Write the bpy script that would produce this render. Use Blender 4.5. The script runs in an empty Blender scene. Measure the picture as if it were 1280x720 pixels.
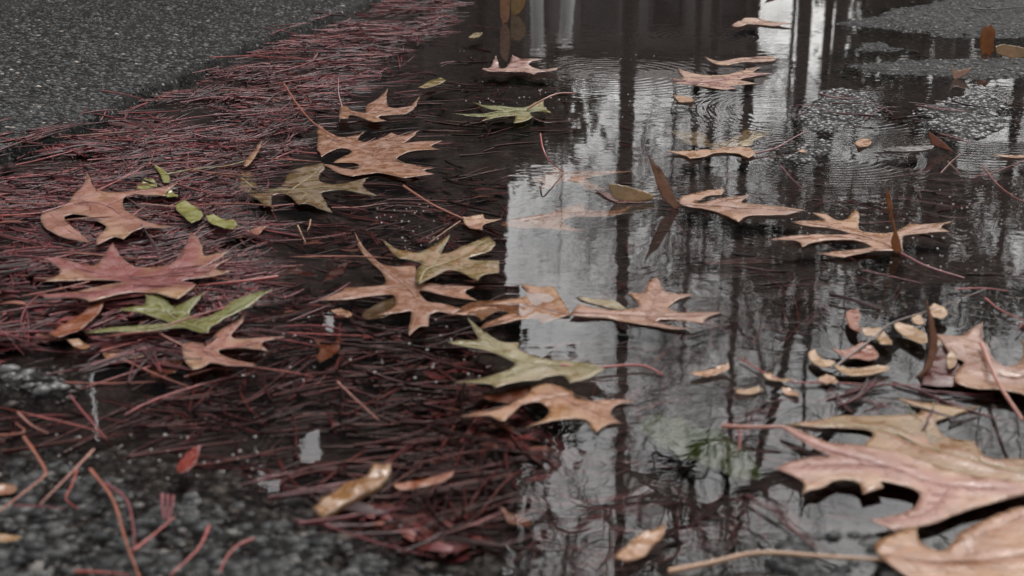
import bpy, bmesh, math, random
import numpy as np
from mathutils import Vector, Matrix
from mathutils.geometry import delaunay_2d_cdt
random.seed(7); RNG = np.random.default_rng(11)
S = bpy.context.scene; COL = S.collection

# ------------------------------------------------------------------ camera, sky, sun, exposure
CH, PITCH, FPX = 0.36, math.radians(18.5), 1280*50/36.0
cd = bpy.data.cameras.new('camera'); cam = bpy.data.objects.new('camera', cd); COL.objects.link(cam)
cam.location = (0, 0, CH); cam.rotation_euler = (math.pi/2-PITCH, 0, 0)
cd.lens = 50; cd.sensor_width = 36; cd.clip_start = 0.02; cd.clip_end = 1000
cd.dof.use_dof = True; cd.dof.focus_distance = 1.75; cd.dof.aperture_fstop = 11
S.camera = cam
W = bpy.data.worlds.new('World'); S.world = W; W.use_nodes = True
wn, wl = W.node_tree.nodes, W.node_tree.links
bg = wn['Background']; bg.inputs['Strength'].default_value = 0.15
sky = wn.new('ShaderNodeTexSky'); sky.sky_type = 'NISHITA'; sky.sun_disc = False
SUN_EL, SUN_AZ = math.radians(58), math.radians(20)
sky.sun_elevation = SUN_EL; sky.sun_rotation = SUN_AZ; sky.dust_density = 6; sky.air_density = 1.5
hs = wn.new('ShaderNodeHueSaturation'); hs.inputs['Saturation'].default_value = 0.13
wl.new(sky.outputs[0], hs.inputs['Color'])
tcw = wn.new('ShaderNodeTexCoord'); nzw = wn.new('ShaderNodeTexNoise'); nzw.inputs['Scale'].default_value = 3.5; nzw.inputs['Detail'].default_value = 5
rw = wn.new('ShaderNodeMapRange'); rw.inputs[1].default_value = .3; rw.inputs[2].default_value = .7; rw.inputs[3].default_value = 3.0; rw.inputs[4].default_value = 3.6
mw = wn.new('ShaderNodeMix'); mw.data_type = 'RGBA'; mw.blend_type = 'MULTIPLY'; mw.inputs['Factor'].default_value = 1
wl.new(tcw.outputs['Generated'], nzw.inputs['Vector']); wl.new(nzw.outputs[0], rw.inputs[0]); wl.new(hs.outputs[0], mw.inputs['A']); wl.new(rw.outputs[0], mw.inputs['B'])
wl.new(mw.outputs['Result'], bg.inputs['Color'])
sl = bpy.data.lights.new('sun', 'SUN'); sl.energy = 0.5; sl.angle = math.radians(25); sl.color = (1, .96, .92)
so = bpy.data.objects.new('sun', sl); COL.objects.link(so)
sd = Vector((math.sin(SUN_AZ)*math.cos(SUN_EL), math.cos(SUN_AZ)*math.cos(SUN_EL), math.sin(SUN_EL)))
so.rotation_euler = sd.to_track_quat('Z', 'Y').to_euler()
S.view_settings.view_transform = 'Standard'; S.view_settings.look = 'None'
S.view_settings.gamma = 1; S.view_settings.use_curve_mapping = False
S.view_settings.exposure = -0.72
S.render.engine = 'CYCLES'; S.cycles.max_bounces = 8; S.cycles.transparent_max_bounces = 12

# ------------------------------------------------------------------ picture geometry of the place
CP, SP = math.cos(PITCH), math.sin(PITCH)
def ray(px, py):
    u = (px-640)/FPX; v = (360-py)/FPX
    return (u, CP+v*SP, -SP+v*CP)
def onz(px, py, z=0.0):
    d = ray(px, py); t = (CH-z)/-d[2]
    return Vector((d[0]*t, d[1]*t, z))
def ony(px, py, Y):
    d = ray(px, py); t = Y/d[1]
    return Vector((d[0]*t, Y, CH+d[2]*t))
def mirr(px, py, D):                       # the place D metres off that the water mirrors at this pixel
    d = ray(px, py); t = D/d[1]
    return Vector((d[0]*t, D, -CH-d[2]*t))
def topx(x, y):                             # ground point -> pixel (arrays)
    zc = y*CP + CH*SP; yc = y*SP - CH*CP
    return 640+FPX*x/zc, 360-FPX*yc/zc
CR = {'A':(0,180,3.5556),'B':(280,180,3.5556),'C':(600,180,3.5556),'D':(920,180,3.5556),'E':(0,340,3.5556),'F':(280,340,3.5556),
      'G':(560,340,3.5556),'H':(920,340,3.5556),'I':(0,520,3.5556),'J':(280,520,3.5556),'K':(600,520,3.5556),'L':(920,520,3.5556),
      'M':(0,0,3.2),'N':(320,0,3.2),'O':(640,0,3.5556),'P':(940,0,3.6),'X':(0,0,1.0)}
def c(k, pts):
    x0, y0, s = CR[k]
    return [(x0+p[0]/s, y0+p[1]/s) for p in pts]

# ------------------------------------------------------------------ numeric noise
def vnoise(x, y, seed=0):
    xi = np.floor(x).astype(np.int64); yi = np.floor(y).astype(np.int64)
    fx = x-xi; fy = y-yi; fx = fx*fx*(3-2*fx); fy = fy*fy*(3-2*fy)
    def h(a, b):
        n = (a*374761393 + b*668265263 + seed*1442695041) & 0xffffffff
        n = ((n ^ (n >> 13))*1274126177) & 0xffffffff
        return ((n ^ (n >> 16)) & 0xffff)/65535.0
    return (h(xi,yi)*(1-fx)+h(xi+1,yi)*fx)*(1-fy)+(h(xi,yi+1)*(1-fx)+h(xi+1,yi+1)*fx)*fy
def fbm(x, y, o=4, seed=0):
    s = 0; a = .5; t = 0
    for i in range(o):
        s = s+a*vnoise(x*2**i+17*i, y*2**i-9*i, seed+i); t += a; a *= .5
    return s/t
def sdist(P, X, Y):                         # signed distance to a polygon, positive inside
    P = np.array(P); d2 = np.full(X.shape, 1e9); ins = np.zeros(X.shape, bool)
    for i in range(len(P)):
        a = P[i]; b = P[(i+1) % len(P)]; e = b-a
        wx = X-a[0]; wy = Y-a[1]
        t = np.clip((wx*e[0]+wy*e[1])/max(e@e, 1e-12), 0, 1)
        d2 = np.minimum(d2, (wx-t*e[0])**2+(wy-t*e[1])**2)
        cnd = (a[1] > Y) != (b[1] > Y)
        ins ^= cnd & (X < (b[0]-a[0])*(Y-a[1])/((b[1]-a[1]) if b[1] != a[1] else 1e-9)+a[0])
    return np.where(ins, 1, -1)*np.sqrt(d2)
def gpoly(pts): return [tuple(onz(*p)[:2]) for p in pts]
def sst(a, b, v):
    t = np.clip((v-a)/(b-a), 0, 1); return t*t*(3-2*t)

# ------------------------------------------------------------------ helpers for objects
def tag(o, label=None, cat=None, group=None, kind=None):
    if label: o['label'] = label
    if cat: o['category'] = cat
    if group: o['group'] = group
    if kind: o['kind'] = kind
    return o
def empty(name, loc):
    o = bpy.data.objects.new(name, None); COL.objects.link(o); o.location = loc; o.empty_display_size = .01; return o
def mobj(name, V, F, mat, parent=None, smooth=True, attrs=None):
    me = bpy.data.meshes.new(name)
    if isinstance(V, np.ndarray) and isinstance(F, np.ndarray):
        k = F.shape[1]; me.vertices.add(len(V)); me.vertices.foreach_set('co', V.astype(np.float32).ravel())
        me.loops.add(F.size); me.loops.foreach_set('vertex_index', F.astype(np.int32).ravel())
        me.polygons.add(len(F)); me.polygons.foreach_set('loop_start', np.arange(0, F.size, k, dtype=np.int32))
        me.update(calc_edges=True)
    else: me.from_pydata([tuple(v) for v in V], [], [tuple(f) for f in F])
    if smooth: me.polygons.foreach_set('use_smooth', np.ones(len(me.polygons), bool))
    if attrs:
        for k, a in attrs.items():
            at = me.attributes.new(k, 'FLOAT', 'POINT'); at.data.foreach_set('value', np.asarray(a, np.float32))
    me.materials.append(mat); me.update()
    o = bpy.data.objects.new(name, me); COL.objects.link(o)
    if parent: o.parent = parent
    return o
def tube_arrays(path, radii, sides=5, close=True):
    P = np.array([tuple(p) for p in path], float); n = len(P); R = np.broadcast_to(np.asarray(radii, float), (n,))
    T = np.gradient(P, axis=0); T /= np.linalg.norm(T, axis=1)[:, None]+1e-12
    up = np.array([0, 0, 1.0]) if abs(T[:, 2]).mean() < .8 else np.array([1.0, 0, 0])
    A = np.cross(T, up); A /= np.linalg.norm(A, axis=1)[:, None]+1e-12; B = np.cross(T, A)
    an = np.arange(sides)*2*math.pi/sides
    V = (P[:, None]+R[:, None, None]*(np.cos(an)[None, :, None]*A[:, None]+np.sin(an)[None, :, None]*B[:, None])).reshape(-1, 3)
    i, j = np.meshgrid(np.arange(n-1), np.arange(sides), indexing='ij'); j2 = (j+1) % sides
    F = np.stack([i*sides+j, i*sides+j2, (i+1)*sides+j2, (i+1)*sides+j], -1).reshape(-1, 4)
    return V, F
def tubes(name, paths, mat, parent=None, sides=5, tint=None):
    Vs, Fs, T, off = [], [], [], 0
    for q, (p, r) in enumerate(paths):
        v, f = tube_arrays(p, r, sides); Vs.append(v); Fs.append(f+off); off += len(v)
        T.append(np.full(len(v), tint[q] if tint is not None else .5))
    return mobj(name, np.concatenate(Vs), np.concatenate(Fs), mat, parent, attrs={'tint': np.concatenate(T)})
def smooth_path(pts, n=14):
    P = [Vector(p) for p in pts]
    if len(P) == 2: return [P[0].lerp(P[1], i/(n-1)) for i in range(n)]
    P = [P[0]*2-P[1]]+P+[P[-1]*2-P[-2]]; out = []; m = len(P)-3; k = max(2, n//m)
    for i in range(m):
        a, b, d, e = P[i:i+4]
        for j in range(k):
            t = j/k; out.append(.5*((2*b)+(d-a)*t+(2*a-5*b+4*d-e)*t*t+(3*b-a-3*d+e)*t**3))
    out.append(P[-2]); return out

# ------------------------------------------------------------------ materials
class NT:
    def __init__(s, name):
        s.m = bpy.data.materials.new(name); s.m.use_nodes = True; s.n = s.m.node_tree.nodes; s.l = s.m.node_tree.links
        s.b = s.n['Principled BSDF']; s.out = s.n['Material Output']
        s.tc = s.n.new('ShaderNodeTexCoord'); s.obj = s.tc.outputs['Object']
    def noise(s, scale, detail=4, rough=.55, vec=None):
        t = s.n.new('ShaderNodeTexNoise'); t.inputs['Scale'].default_value = scale; t.inputs['Detail'].default_value = detail; t.inputs['Roughness'].default_value = rough
        s.l.new(vec or s.obj, t.inputs['Vector']); return t.outputs[0]
    def vor(s, scale, feat='F1', vec=None):
        t = s.n.new('ShaderNodeTexVoronoi'); t.feature = feat; t.inputs['Scale'].default_value = scale; s.l.new(vec or s.obj, t.inputs['Vector']); return t
    def attr(s, name):
        t = s.n.new('ShaderNodeAttribute'); t.attribute_name = name; return t.outputs['Fac']
    def ramp(s, fac, stops, interp='LINEAR'):
        r = s.n.new('ShaderNodeValToRGB'); e = r.color_ramp.elements; r.color_ramp.interpolation = interp
        while len(e) < len(stops): e.new(.5)
        for k, (p, col) in enumerate(stops):
            e[k].position = p; e[k].color = (*col, 1) if not isinstance(col, (int, float)) else (col, col, col, 1)
        s.l.new(fac, r.inputs[0]); return r.outputs[0]
    def mix(s, f, a, b, mode='MIX'):
        x = s.n.new('ShaderNodeMix'); x.data_type = 'RGBA'; x.blend_type = mode
        for v, k in ((f, 'Factor'), (a, 'A'), (b, 'B')):
            if isinstance(v, (int, float)): x.inputs[k].default_value = v if k == 'Factor' else (v, v, v, 1)
            elif isinstance(v, tuple): x.inputs[k].default_value = (*v, 1)
            else: s.l.new(v, x.inputs[k])
        return x.outputs['Result']
    def math(s, op, a, b=0.0):
        x = s.n.new('ShaderNodeMath'); x.operation = op
        for i, v in enumerate((a, b)):
            if isinstance(v, (int, float)): x.inputs[i].default_value = v
            else: s.l.new(v, x.inputs[i])
        return x.outputs[0]
    def bump(s, h, dist, strength=1.0, nrm=None):
        x = s.n.new('ShaderNodeBump'); x.inputs['Distance'].default_value = dist; x.inputs['Strength'].default_value = strength
        s.l.new(h, x.inputs['Height'])
        if nrm: s.l.new(nrm, x.inputs['Normal'])
        return x.outputs[0]
    def set(s, color=None, rough=None, normal=None, **kw):
        for k, v in (('Base Color', color), ('Roughness', rough), ('Normal', normal)):
            if v is None: continue
            if isinstance(v, tuple): s.b.inputs[k].default_value = (*v, 1)
            elif isinstance(v, (int, float)): s.b.inputs[k].default_value = v
            else: s.l.new(v, s.b.inputs[k])
        for k, v in kw.items(): s.b.inputs[k].default_value = v
        return s.m

def asphalt_mat():
    t = NT('asphalt')
    v = t.vor(170); vc = t.n.new('ShaderNodeSeparateColor'); t.l.new(v.outputs['Color'], vc.inputs[0])
    v2 = t.vor(420); vc2 = t.n.new('ShaderNodeSeparateColor'); t.l.new(v2.outputs['Color'], vc2.inputs[0])
    big = t.noise(9, 5); fine = t.noise(900, 3)
    binder = t.ramp(t.noise(60, 6), [(.3, (.003, .0028, .0027)), (.7, (.009, .0087, .0083))])
    binder = t.mix(t.ramp(big, [(.42, 0.0), (.65, .5)]), binder, (.018, .017, .0163))
    stone = t.ramp(vc.outputs[0], [(0, (.012, .012, .012)), (.62, (.03, .029, .028)), (.86, (.09, .084, .078)), (1, (.22, .20, .175))])
    body = t.math('MULTIPLY', t.ramp(v.outputs['Distance'], [(.25, 1.0), (.5, 0.0)]), t.ramp(vc.outputs[1], [(.35, 0.0), (.5, 1.0)]))
    col = t.mix(body, binder, stone)
    st2 = t.ramp(vc2.outputs[0], [(.72, 0.0), (.8, .8)])
    b2 = t.math('MULTIPLY', t.ramp(v2.outputs['Distance'], [(.2, 1.0), (.42, 0.0)]), st2)
    col = t.mix(b2, col, (.10, .093, .086))
    wetmud = t.attr('mud')
    col = t.mix(wetmud, col, t.ramp(t.noise(45, 6), [(.3, (.013, .011, .010)), (.7, (.044, .032, .029))]))
    h = t.math('ADD', t.math('MULTIPLY', v.outputs['Distance'], -1.0), t.math('MULTIPLY', fine, .35))
    n1 = t.bump(h, .0016, .9); n2 = t.bump(t.noise(260, 4), .0006, .8, n1)
    return t.set(col, t.ramp(t.noise(120, 3), [(.35, .4), (.65, .75)]), n2, **{'Specular IOR Level': .04})
def stone_mat():
    t = NT('asphalt_stone'); a = t.attr('tint')
    col = t.ramp(a, [(0, (.007, .007, .0072)), (.45, (.030, .031, .031)), (.75, (.075, .074, .07)), (.92, (.16, .145, .13)), (1, (.34, .29, .25))])
    col = t.mix(t.ramp(t.noise(350, 4), [(.35, .55), (.7, 0.0)]), col, (.02, .019, .018))
    return t.set(col, t.ramp(t.noise(200, 3), [(.35, .4), (.65, .7)]), t.bump(t.noise(500, 4), .0004, .7), **{'Specular IOR Level': .18})
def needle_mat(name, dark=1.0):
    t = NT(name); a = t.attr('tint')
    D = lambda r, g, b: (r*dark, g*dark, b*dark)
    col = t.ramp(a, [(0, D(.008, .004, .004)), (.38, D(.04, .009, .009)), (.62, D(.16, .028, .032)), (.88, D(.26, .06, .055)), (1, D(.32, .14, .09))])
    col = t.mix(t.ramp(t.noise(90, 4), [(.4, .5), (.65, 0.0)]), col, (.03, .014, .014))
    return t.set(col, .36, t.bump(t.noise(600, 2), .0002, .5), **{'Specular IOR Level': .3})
def leaf_mat(name, edge, core, spot=(.12, .06, .035), spotamt=.6, rough=.34, blotch=None):
    tn = lambda q: tuple((np.array(q)*np.array([1.03, .97, .82])*.95+.05*np.mean(q))*.77)
    edge, core, spot = tn(edge), tn(core), tn(spot); blotch = tn(blotch) if blotch else None
    t = NT(name)
    oi = t.n.new('ShaderNodeObjectInfo')
    add = t.n.new('ShaderNodeVectorMath'); add.operation = 'ADD'; t.l.new(t.obj, add.inputs[0]); t.l.new(oi.outputs['Random'], add.inputs[1]); vec = add.outputs[0]
    cf = t.math('ADD', t.attr('core'), t.math('MULTIPLY', t.math('SUBTRACT', t.noise(38, 4, vec=vec), .5), .9))
    col = t.mix(t.ramp(cf, [(.15, 0.0), (.75, 1.0)]), edge, core)
    if blotch: col = t.mix(t.ramp(t.noise(22, 3, vec=vec), [(.5, 0.0), (.62, .75)]), col, blotch)
    col = t.mix(t.ramp(t.noise(120, 5, .65, vec=vec), [(.3, .55), (.5, 0.0)]), col, tuple(x*.55 for x in edge))
    col = t.mix(t.ramp(t.noise(75, 4, .7, vec=vec), [(.60, 0.0), (.68, spotamt)]), col, spot)
    v = t.vor(230, 'DISTANCE_TO_EDGE', vec)
    col = t.mix(t.ramp(v.outputs['Distance'], [(0, .25), (.12, 0.0)]), col, tuple(x*.6 for x in edge))
    col = t.mix(t.attr('rim'), col, tuple(x*.45 for x in edge))
    nb = t.bump(t.noise(160, 4, vec=vec), .0007, .7); nb = t.bump(v.outputs['Distance'], .0005, .5, nb)
    col = t.mix(t.ramp(t.noise(18, 5, .6, vec=vec), [(.35, .38), (.6, 0.0)]), col, tuple(x*.5 for x in core))
    m = t.set(col, t.ramp(t.noise(60, 3, vec=vec), [(.40, rough-.22), (.60, rough+.18)]), nb, **{'Specular IOR Level': .55})
    tl = t.n.new('ShaderNodeBsdfTranslucent'); t.l.new(col, tl.inputs[0]); ms = t.n.new('ShaderNodeMixShader'); ms.inputs[0].default_value = .3
    t.l.new(t.b.outputs[0], ms.inputs[1]); t.l.new(tl.outputs[0], ms.inputs[2]); t.l.new(ms.outputs[0], t.out.inputs[0])
    return m
def plain(name, col, rough=.5, var=.35, scale=40, bump=.0003, spec=.5):
    t = NT(name); k = t.mix(t.ramp(t.noise(scale, 5), [(.3, 1.0), (.7, 0.0)]), col, tuple(x*(1-var) for x in col))
    return t.set(k, rough, t.bump(t.noise(scale*5, 3), bump, .7), **{'Specular IOR Level': spec})
def water_mat():
    t = NT('water'); t.n.remove(t.b)
    mp = t.n.new('ShaderNodeMapping'); mp.inputs['Scale'].default_value = (.75, 1.15, 1); t.l.new(t.obj, mp.inputs[0])
    am = t.ramp(t.noise(3.2, 3), [(.35, .25), (.62, 1.0)])
    h1 = t.noise(34, 2, .45, mp.outputs[0]); h2 = t.noise(110, 2, .4, mp.outputs[0])
    h = t.math('MULTIPLY', t.math('ADD', h1, t.math('MULTIPLY', h2, .12)), am)
    nb = t.bump(h, .00017, 1.0)
    fr = t.n.new('ShaderNodeFresnel'); fr.inputs['IOR'].default_value = 1.34; t.l.new(nb, fr.inputs['Normal'])
    gl = t.n.new('ShaderNodeBsdfGlossy'); gl.inputs['Roughness'].default_value = .015; gl.inputs['Color'].default_value = (.97, .97, .97, 1); t.l.new(nb, gl.inputs['Normal'])
    tr = t.n.new('ShaderNodeBsdfTransparent'); tr.inputs['Color'].default_value = (.80, .76, .74, 1)
    mx = t.n.new('ShaderNodeMixShader'); t.l.new(fr.outputs[0], mx.inputs[0]); t.l.new(tr.outputs[0], mx.inputs[1]); t.l.new(gl.outputs[0], mx.inputs[2])
    t.l.new(mx.outputs[0], t.out.inputs['Surface']); return t.m

M_ASPH, M_STONE, M_WATER = asphalt_mat(), stone_mat(), water_mat()
M_GLISTEN = plain('glistening_pebble', (.075, .07, .067), .3, .8, 300, .0004, .5)
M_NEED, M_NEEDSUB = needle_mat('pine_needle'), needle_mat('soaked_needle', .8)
LM = {
 'tan':   leaf_mat('tan_leaf', (.36, .185, .105), (.33, .165, .12)),
 'pink':  leaf_mat('pink_leaf', (.45, .28, .19), (.38, .18, .155), spot=(.15, .05, .05), blotch=(.35, .17, .14)),
 'rose':  leaf_mat('rose_leaf', (.44, .28, .18), (.30, .10, .115), spot=(.12, .035, .05)),
 'orange':leaf_mat('orange_leaf', (.38, .20, .095), (.36, .17, .10), spot=(.17, .07, .03)),
 'olive': leaf_mat('olive_leaf', (.24, .18, .07), (.28, .15, .07), spot=(.09, .06, .02), blotch=(.19, .16, .06)),
 'brown': leaf_mat('brown_leaf', (.19, .125, .055), (.17, .105, .06), spot=(.07, .04, .02)),
 'green': leaf_mat('green_leaf', (.30, .26, .11), (.17, .185, .055), spot=(.12, .09, .04), spotamt=.2),
 'pale':  leaf_mat('pale_green_leaf', (.34, .26, .16), (.25, .22, .12), spot=(.2, .11, .07)),
 'maroon':leaf_mat('maroon_leaf', (.13, .035, .028), (.10, .022, .025)),
 'rust':  leaf_mat('rust_leaf', (.27, .085, .035), (.22, .06, .035)),
 'gold':  leaf_mat('amber_leaf', (.42, .17, .06), (.36, .13, .045), spot=(.2, .06, .02)),
 'red':   leaf_mat('red_leaf', (.24, .04, .03), (.2, .03, .03), spotamt=.15),
 'seed':  leaf_mat('tan_seed', (.42, .27, .15), (.36, .2, .12), spotamt=.2),
 'lime':  leaf_mat('lime_seed', (.28, .27, .09), (.20, .22, .06), spotamt=.25),
 'mottle':leaf_mat('mottled_leaf', (.32, .19, .07), (.33, .16, .09), spot=(.10, .07, .03), spotamt=.6, blotch=(.22, .15, .05)),
 'dgreen':leaf_mat('dark_green_patch', (.05, .085, .018), (.04, .07, .015), spotamt=.1),
 'ash':   leaf_mat('ash_leaf', (.16, .15, .16), (.13, .12, .13), spotamt=.2, rough=.25),
 'white': leaf_mat('bleached_leaf', (.52, .36, .32), (.20, .03, .03), spotamt=.4, blotch=(.17,.03,.03)),
 'cone':  leaf_mat('cone_piece', (.30, .15, .06), (.26, .12, .05), spot=(.06, .03, .02), spotamt=.8, rough=.3),
}
SM = {'red': plain('red_stalk', (.24, .045, .035), .35, .3, 120), 'pinkish': plain('pink_stalk', (.28, .12, .09), .35, .3, 120),
      'tan': plain('tan_stalk', (.34, .2, .12), .4, .3, 120), 'orange': plain('orange_stalk', (.22, .065, .035), .35, .3, 120),
      'dark': plain('dark_twig', (.02, .016, .014), .5, .3, 200), 'grey': plain('grey_twig', (.15, .11, .10), .5, .3, 200),
      'olive': plain('olive_stalk', (.22, .19, .08), .4, .3, 120), 'maroon': plain('maroon_stalk', (.14, .03, .035), .35, .3, 120), 'rosevein': plain('rose_vein', (.20, .07, .065), .4, .3, 120), 'tanvein': plain('tan_vein', (.21, .10, .06), .4, .3, 120)}

# ------------------------------------------------------------------ the ground: one sheet from the kerb of the puddle to the horizon
EDGE = [(-700,330),(-200,262),(0,207),(60,188),(125,162),(180,128),(250,98),(300,72),(370,48),(430,24),(490,-2),(520,-24),(520,-24)]
BANK = gpoly([(p[0], p[1]) for p in EDGE[:-1]]) + [(-1.0, 60), (-70, 60), (-70, .6)]
MATP = gpoly([(-300,260),(0,205),(125,162),(250,98),(370,48),(490,0),(590,-20),(560,18),(520,55),(450,105),(380,150),(310,235),(300,330),(260,420),(150,455),(-300,470)])
FRONTL = gpoly([(-400,560),(0,556),(120,560),(220,590),(330,600),(430,630),(540,675),(660,700),(640,900),(-400,900)])
FRONTR = gpoly([(640,800),(780,715),(900,705),(960,650),(1060,640),(1180,660),(1500,560),(1600,900),(640,900)])
RIGHTS = gpoly([(960,420),(1050,345),(1200,340),(1500,340),(1500,560),(1200,560),(1000,520),(940,470)])
TOPR = gpoly([(1020,30),(1060,22),(1110,8),(1180,-4),(1500,-40),(1500,30),(1280,52),(1180,50),(1100,40)])
STR1 = gpoly([(1050,55),(1100,50),(1160,62),(1120,66),(1060,68)])
STR2 = gpoly([(1040,80),(1120,72),(1220,72),(1400,64),(1400,100),(1220,103),(1120,96),(1060,90)])
HUM1 = gpoly([(995,140),(1010,118),(1040,108),(1085,112),(1105,130),(1100,150),(1060,165),(1000,172),(985,160)])
HUM2 = gpoly([(1142,135),(1180,122),(1230,112),(1262,125),(1270,165),(1230,182),(1170,172),(1145,152)])
HUM3 = gpoly([(960,195),(1000,168),(1060,170),(1070,190),(1030,205),(980,210)])
LUMP = gpoly([(-200,455),(0,450),(60,452),(108,470),(100,486),(60,494),(-200,496)])
def ground_z(X, Y):
    z = -.016 - .006*fbm(X*3, Y*3, 3, 5) + .004*(fbm(X*22, Y*22, 3, 9)-.5)
    wob = .02*(fbm(X*26, Y*26, 4, 3)-.5)
    d = sdist(BANK, X, Y)+wob
    z = np.maximum(z, -.016+.030*sst(-.006, .010, d)+.012*sst(.01, .35, d)+.0035*(fbm(X*60, Y*60, 3, 8)-.5)*sst(0, .02, d))
    def rise(P, top, w, rough=.004, wb=1.0):
        dd = sdist(P, X, Y)+wob*wb
        base = -.016+(.016+top)*sst(-w, w, dd)+rough*(fbm(X*90, Y*90, 3, 21)-.5)*sst(-w, w*.3, dd)
        return np.where(dd > -w, base, -1)
    z = np.maximum(z, rise(MATP, -.002, .05))
    z = np.maximum(z, rise(FRONTL, .0003, .05, .008)); z = np.maximum(z, rise(FRONTR, -.0004, .03, .007))
    z = np.maximum(z, rise(RIGHTS, -.0035, .05, .004))
    z = np.maximum(z, rise(TOPR, .005, .10, .006, 3)); z = np.maximum(z, rise(STR1, .0025, .05, .004, 2)); z = np.maximum(z, rise(STR2, .003, .05, .004, 2))
    z = np.maximum(z, rise(HUM1, .0032, .028, .005, 2.2)); z = np.maximum(z, rise(HUM2, .0032, .032, .005, 2.2)); z = np.maximum(z, rise(HUM3, .0014, .03, .004, 2))
    z = np.maximum(z, rise(LUMP, .002, .02, .010, 1.5))
    far = np.maximum(np.abs(X)-1.7, Y-3.7)
    return np.where(far > 0, z+np.minimum(far*.02, .04), z)
ys = [.30, .36, .42]
while ys[-1] < 3.8: ys.append(ys[-1]+.0026*ys[-1]**1.5)
ys = np.array([-60, -20, -6, -2, -.6, .0, .2]+ys+[4, 4.4, 5, 6, 8, 12, 20, 40, 90, 200, 420])
xf = np.arange(-1.25, 1.2501, .0031); side = np.array([1.35, 1.5, 1.75, 2.2, 3, 5, 9, 18, 40, 100, 250])
xs = np.concatenate([-side[::-1], xf, side])
def grid_mesh(name, xs, ys, zf, mat, attrf=None):
    X, Y = np.meshgrid(xs, ys); Z = zf(X, Y); ny, nx = X.shape
    V = np.stack([X, Y, Z], -1).reshape(-1, 3); i = np.arange(ny*nx).reshape(ny, nx)
    F = np.stack([i[:-1, :-1], i[:-1, 1:], i[1:, 1:], i[1:, :-1]], -1).reshape(-1, 4)
    return mobj(name, V, F, mat, attrs=attrf(X, Y, Z) if attrf else None)
def mudf(X, Y, Z):
    d = sdist(BANK, X, Y); m = np.clip(-(Z+.004)/.008, 0, 1)*.75
    m = np.where((X > -1.3) & (X < 1.3) & (Y < 3.8), m, 0)
    m = np.maximum(m, .9*sst(-.03, .03, sdist(MATP, X, Y)))
    return {'mud': np.where(d > 0, 0, m).ravel()}
tag(grid_mesh('asphalt', xs, ys, ground_z, M_ASPH, mudf), kind='structure')

# the water
RINGS = [((762, 92), .10, .09, .016, .00005), ((1035, 140), .14, .05, .012, .00022), ((1205, 150), .17, .05, .012, .00018), ((1035,195), .08, .05, .010, .0002),
         ((905,100), .09, .03, .012, .00004), ((480, 60), .05, .05, .014, .00008), ((850, 262), .02, .05, .010, .00005), ((1190,182), .02, .05, .009, .00012), ((870,45), .05, .06, .014, .00014)]
def water_z(X, Y):
    z = np.zeros_like(X)
    for (p, r0, w, lam, A) in RINGS:
        q = onz(*p); r = np.sqrt((X-q.x)**2+(Y-q.y)**2); nn = fbm(X*9, Y*9, 2, 31)
        z += A*np.exp(-((r-r0)/w)**2)*np.sin(2*math.pi*(r+.01*nn)/lam)*np.clip(nn*2-.4, 0, 1)
    return z
wy = [.28]
while wy[-1] < 3.9: wy.append(wy[-1]+.0022*max(wy[-1], 1)**1.2)
tag(grid_mesh('puddle_water', np.arange(-1.9, 1.9, .0048), np.array(wy), water_z, M_WATER), kind='structure')

# ------------------------------------------------------------------ stones of the asphalt
def stones(name, label, N, region, size, tmax, sink, seed, mat=None, tmin=0.0, pw=2.6):
    rng = np.random.default_rng(seed)
    bm = bmesh.new(); bmesh.ops.create_icosphere(bm, subdivisions=1, radius=1)
    B = np.array([v.co[:] for v in bm.verts]); BF = np.array([[v.index for v in f.verts] for f in bm.faces]); bm.free()
    px0, py0, px1, py1 = region[0]; P = region[1]
    px = rng.uniform(px0, px1, N*3); py = rng.uniform(py0, py1, N*3)
    q = np.array([onz(a, b)[:2] for a, b in zip(px, py)]); ok = sdist(P, q[:, 0], q[:, 1]) > region[2]; q = q[ok][:N]; n = len(q)
    sz = size[0]+(size[1]-size[0])*rng.random(n)**pw
    sc = np.stack([sz*rng.uniform(.8, 1.3, n), sz*rng.uniform(.7, 1.2, n), sz*rng.uniform(.35, .6, n)], -1)
    a = rng.uniform(0, 6.283, n); J = 1+.5*(rng.random((n, len(B)))-.5)
    V = B[None]*J[..., None]*sc[:, None]; ca, sa = np.cos(a)[:, None], np.sin(a)[:, None]
    V = np.stack([V[..., 0]*ca-V[..., 1]*sa, V[..., 0]*sa+V[..., 1]*ca, V[..., 2]], -1)
    gz = ground_z(q[:, 0], q[:, 1]); V[..., 0] += q[:, 0, None]; V[..., 1] += q[:, 1, None]; V[..., 2] += (gz-sc[:, 2]*sink)[:, None]
    F = (BF[None]+(np.arange(n)*len(B))[:, None, None]).reshape(-1, 3)
    t = np.repeat(tmin+(tmax-tmin)*rng.random(n)**1.7, len(B))
    o = mobj(name, V.reshape(-1, 3), F, mat or M_STONE, smooth=False, attrs={'tint': t})
    return tag(o, label, 'stones', kind='stuff')
stones('asphalt_stones', 'small pale stones set in the raised asphalt beyond the needles', 13000, ((-60, -30, 560, 215), BANK, .012), (.0012, .0066), .62, .45, 1)
stones('pale_asphalt_stones', 'larger buff and white stones standing out in the raised dark asphalt', 1500, ((-60, -30, 560, 215), BANK, .02), (.0018, .0062), 1.0, .5, 31, None, .62, 1.3)
stones('asphalt_stones', 'coarse grey stones of the wet asphalt along the near left edge', 2600, ((-60, 535, 660, 760), FRONTL, -.03), (.0016, .0080), .9, .45, 2)
stones('asphalt_stones', 'coarse grey stones of the wet asphalt along the near right edge', 1900, ((640, 600, 1340, 760), FRONTR, -.02), (.0016, .0080), .9, .45, 3)
HB = [HUM1, HUM2, HUM3, TOPR, STR1, STR2]
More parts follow.
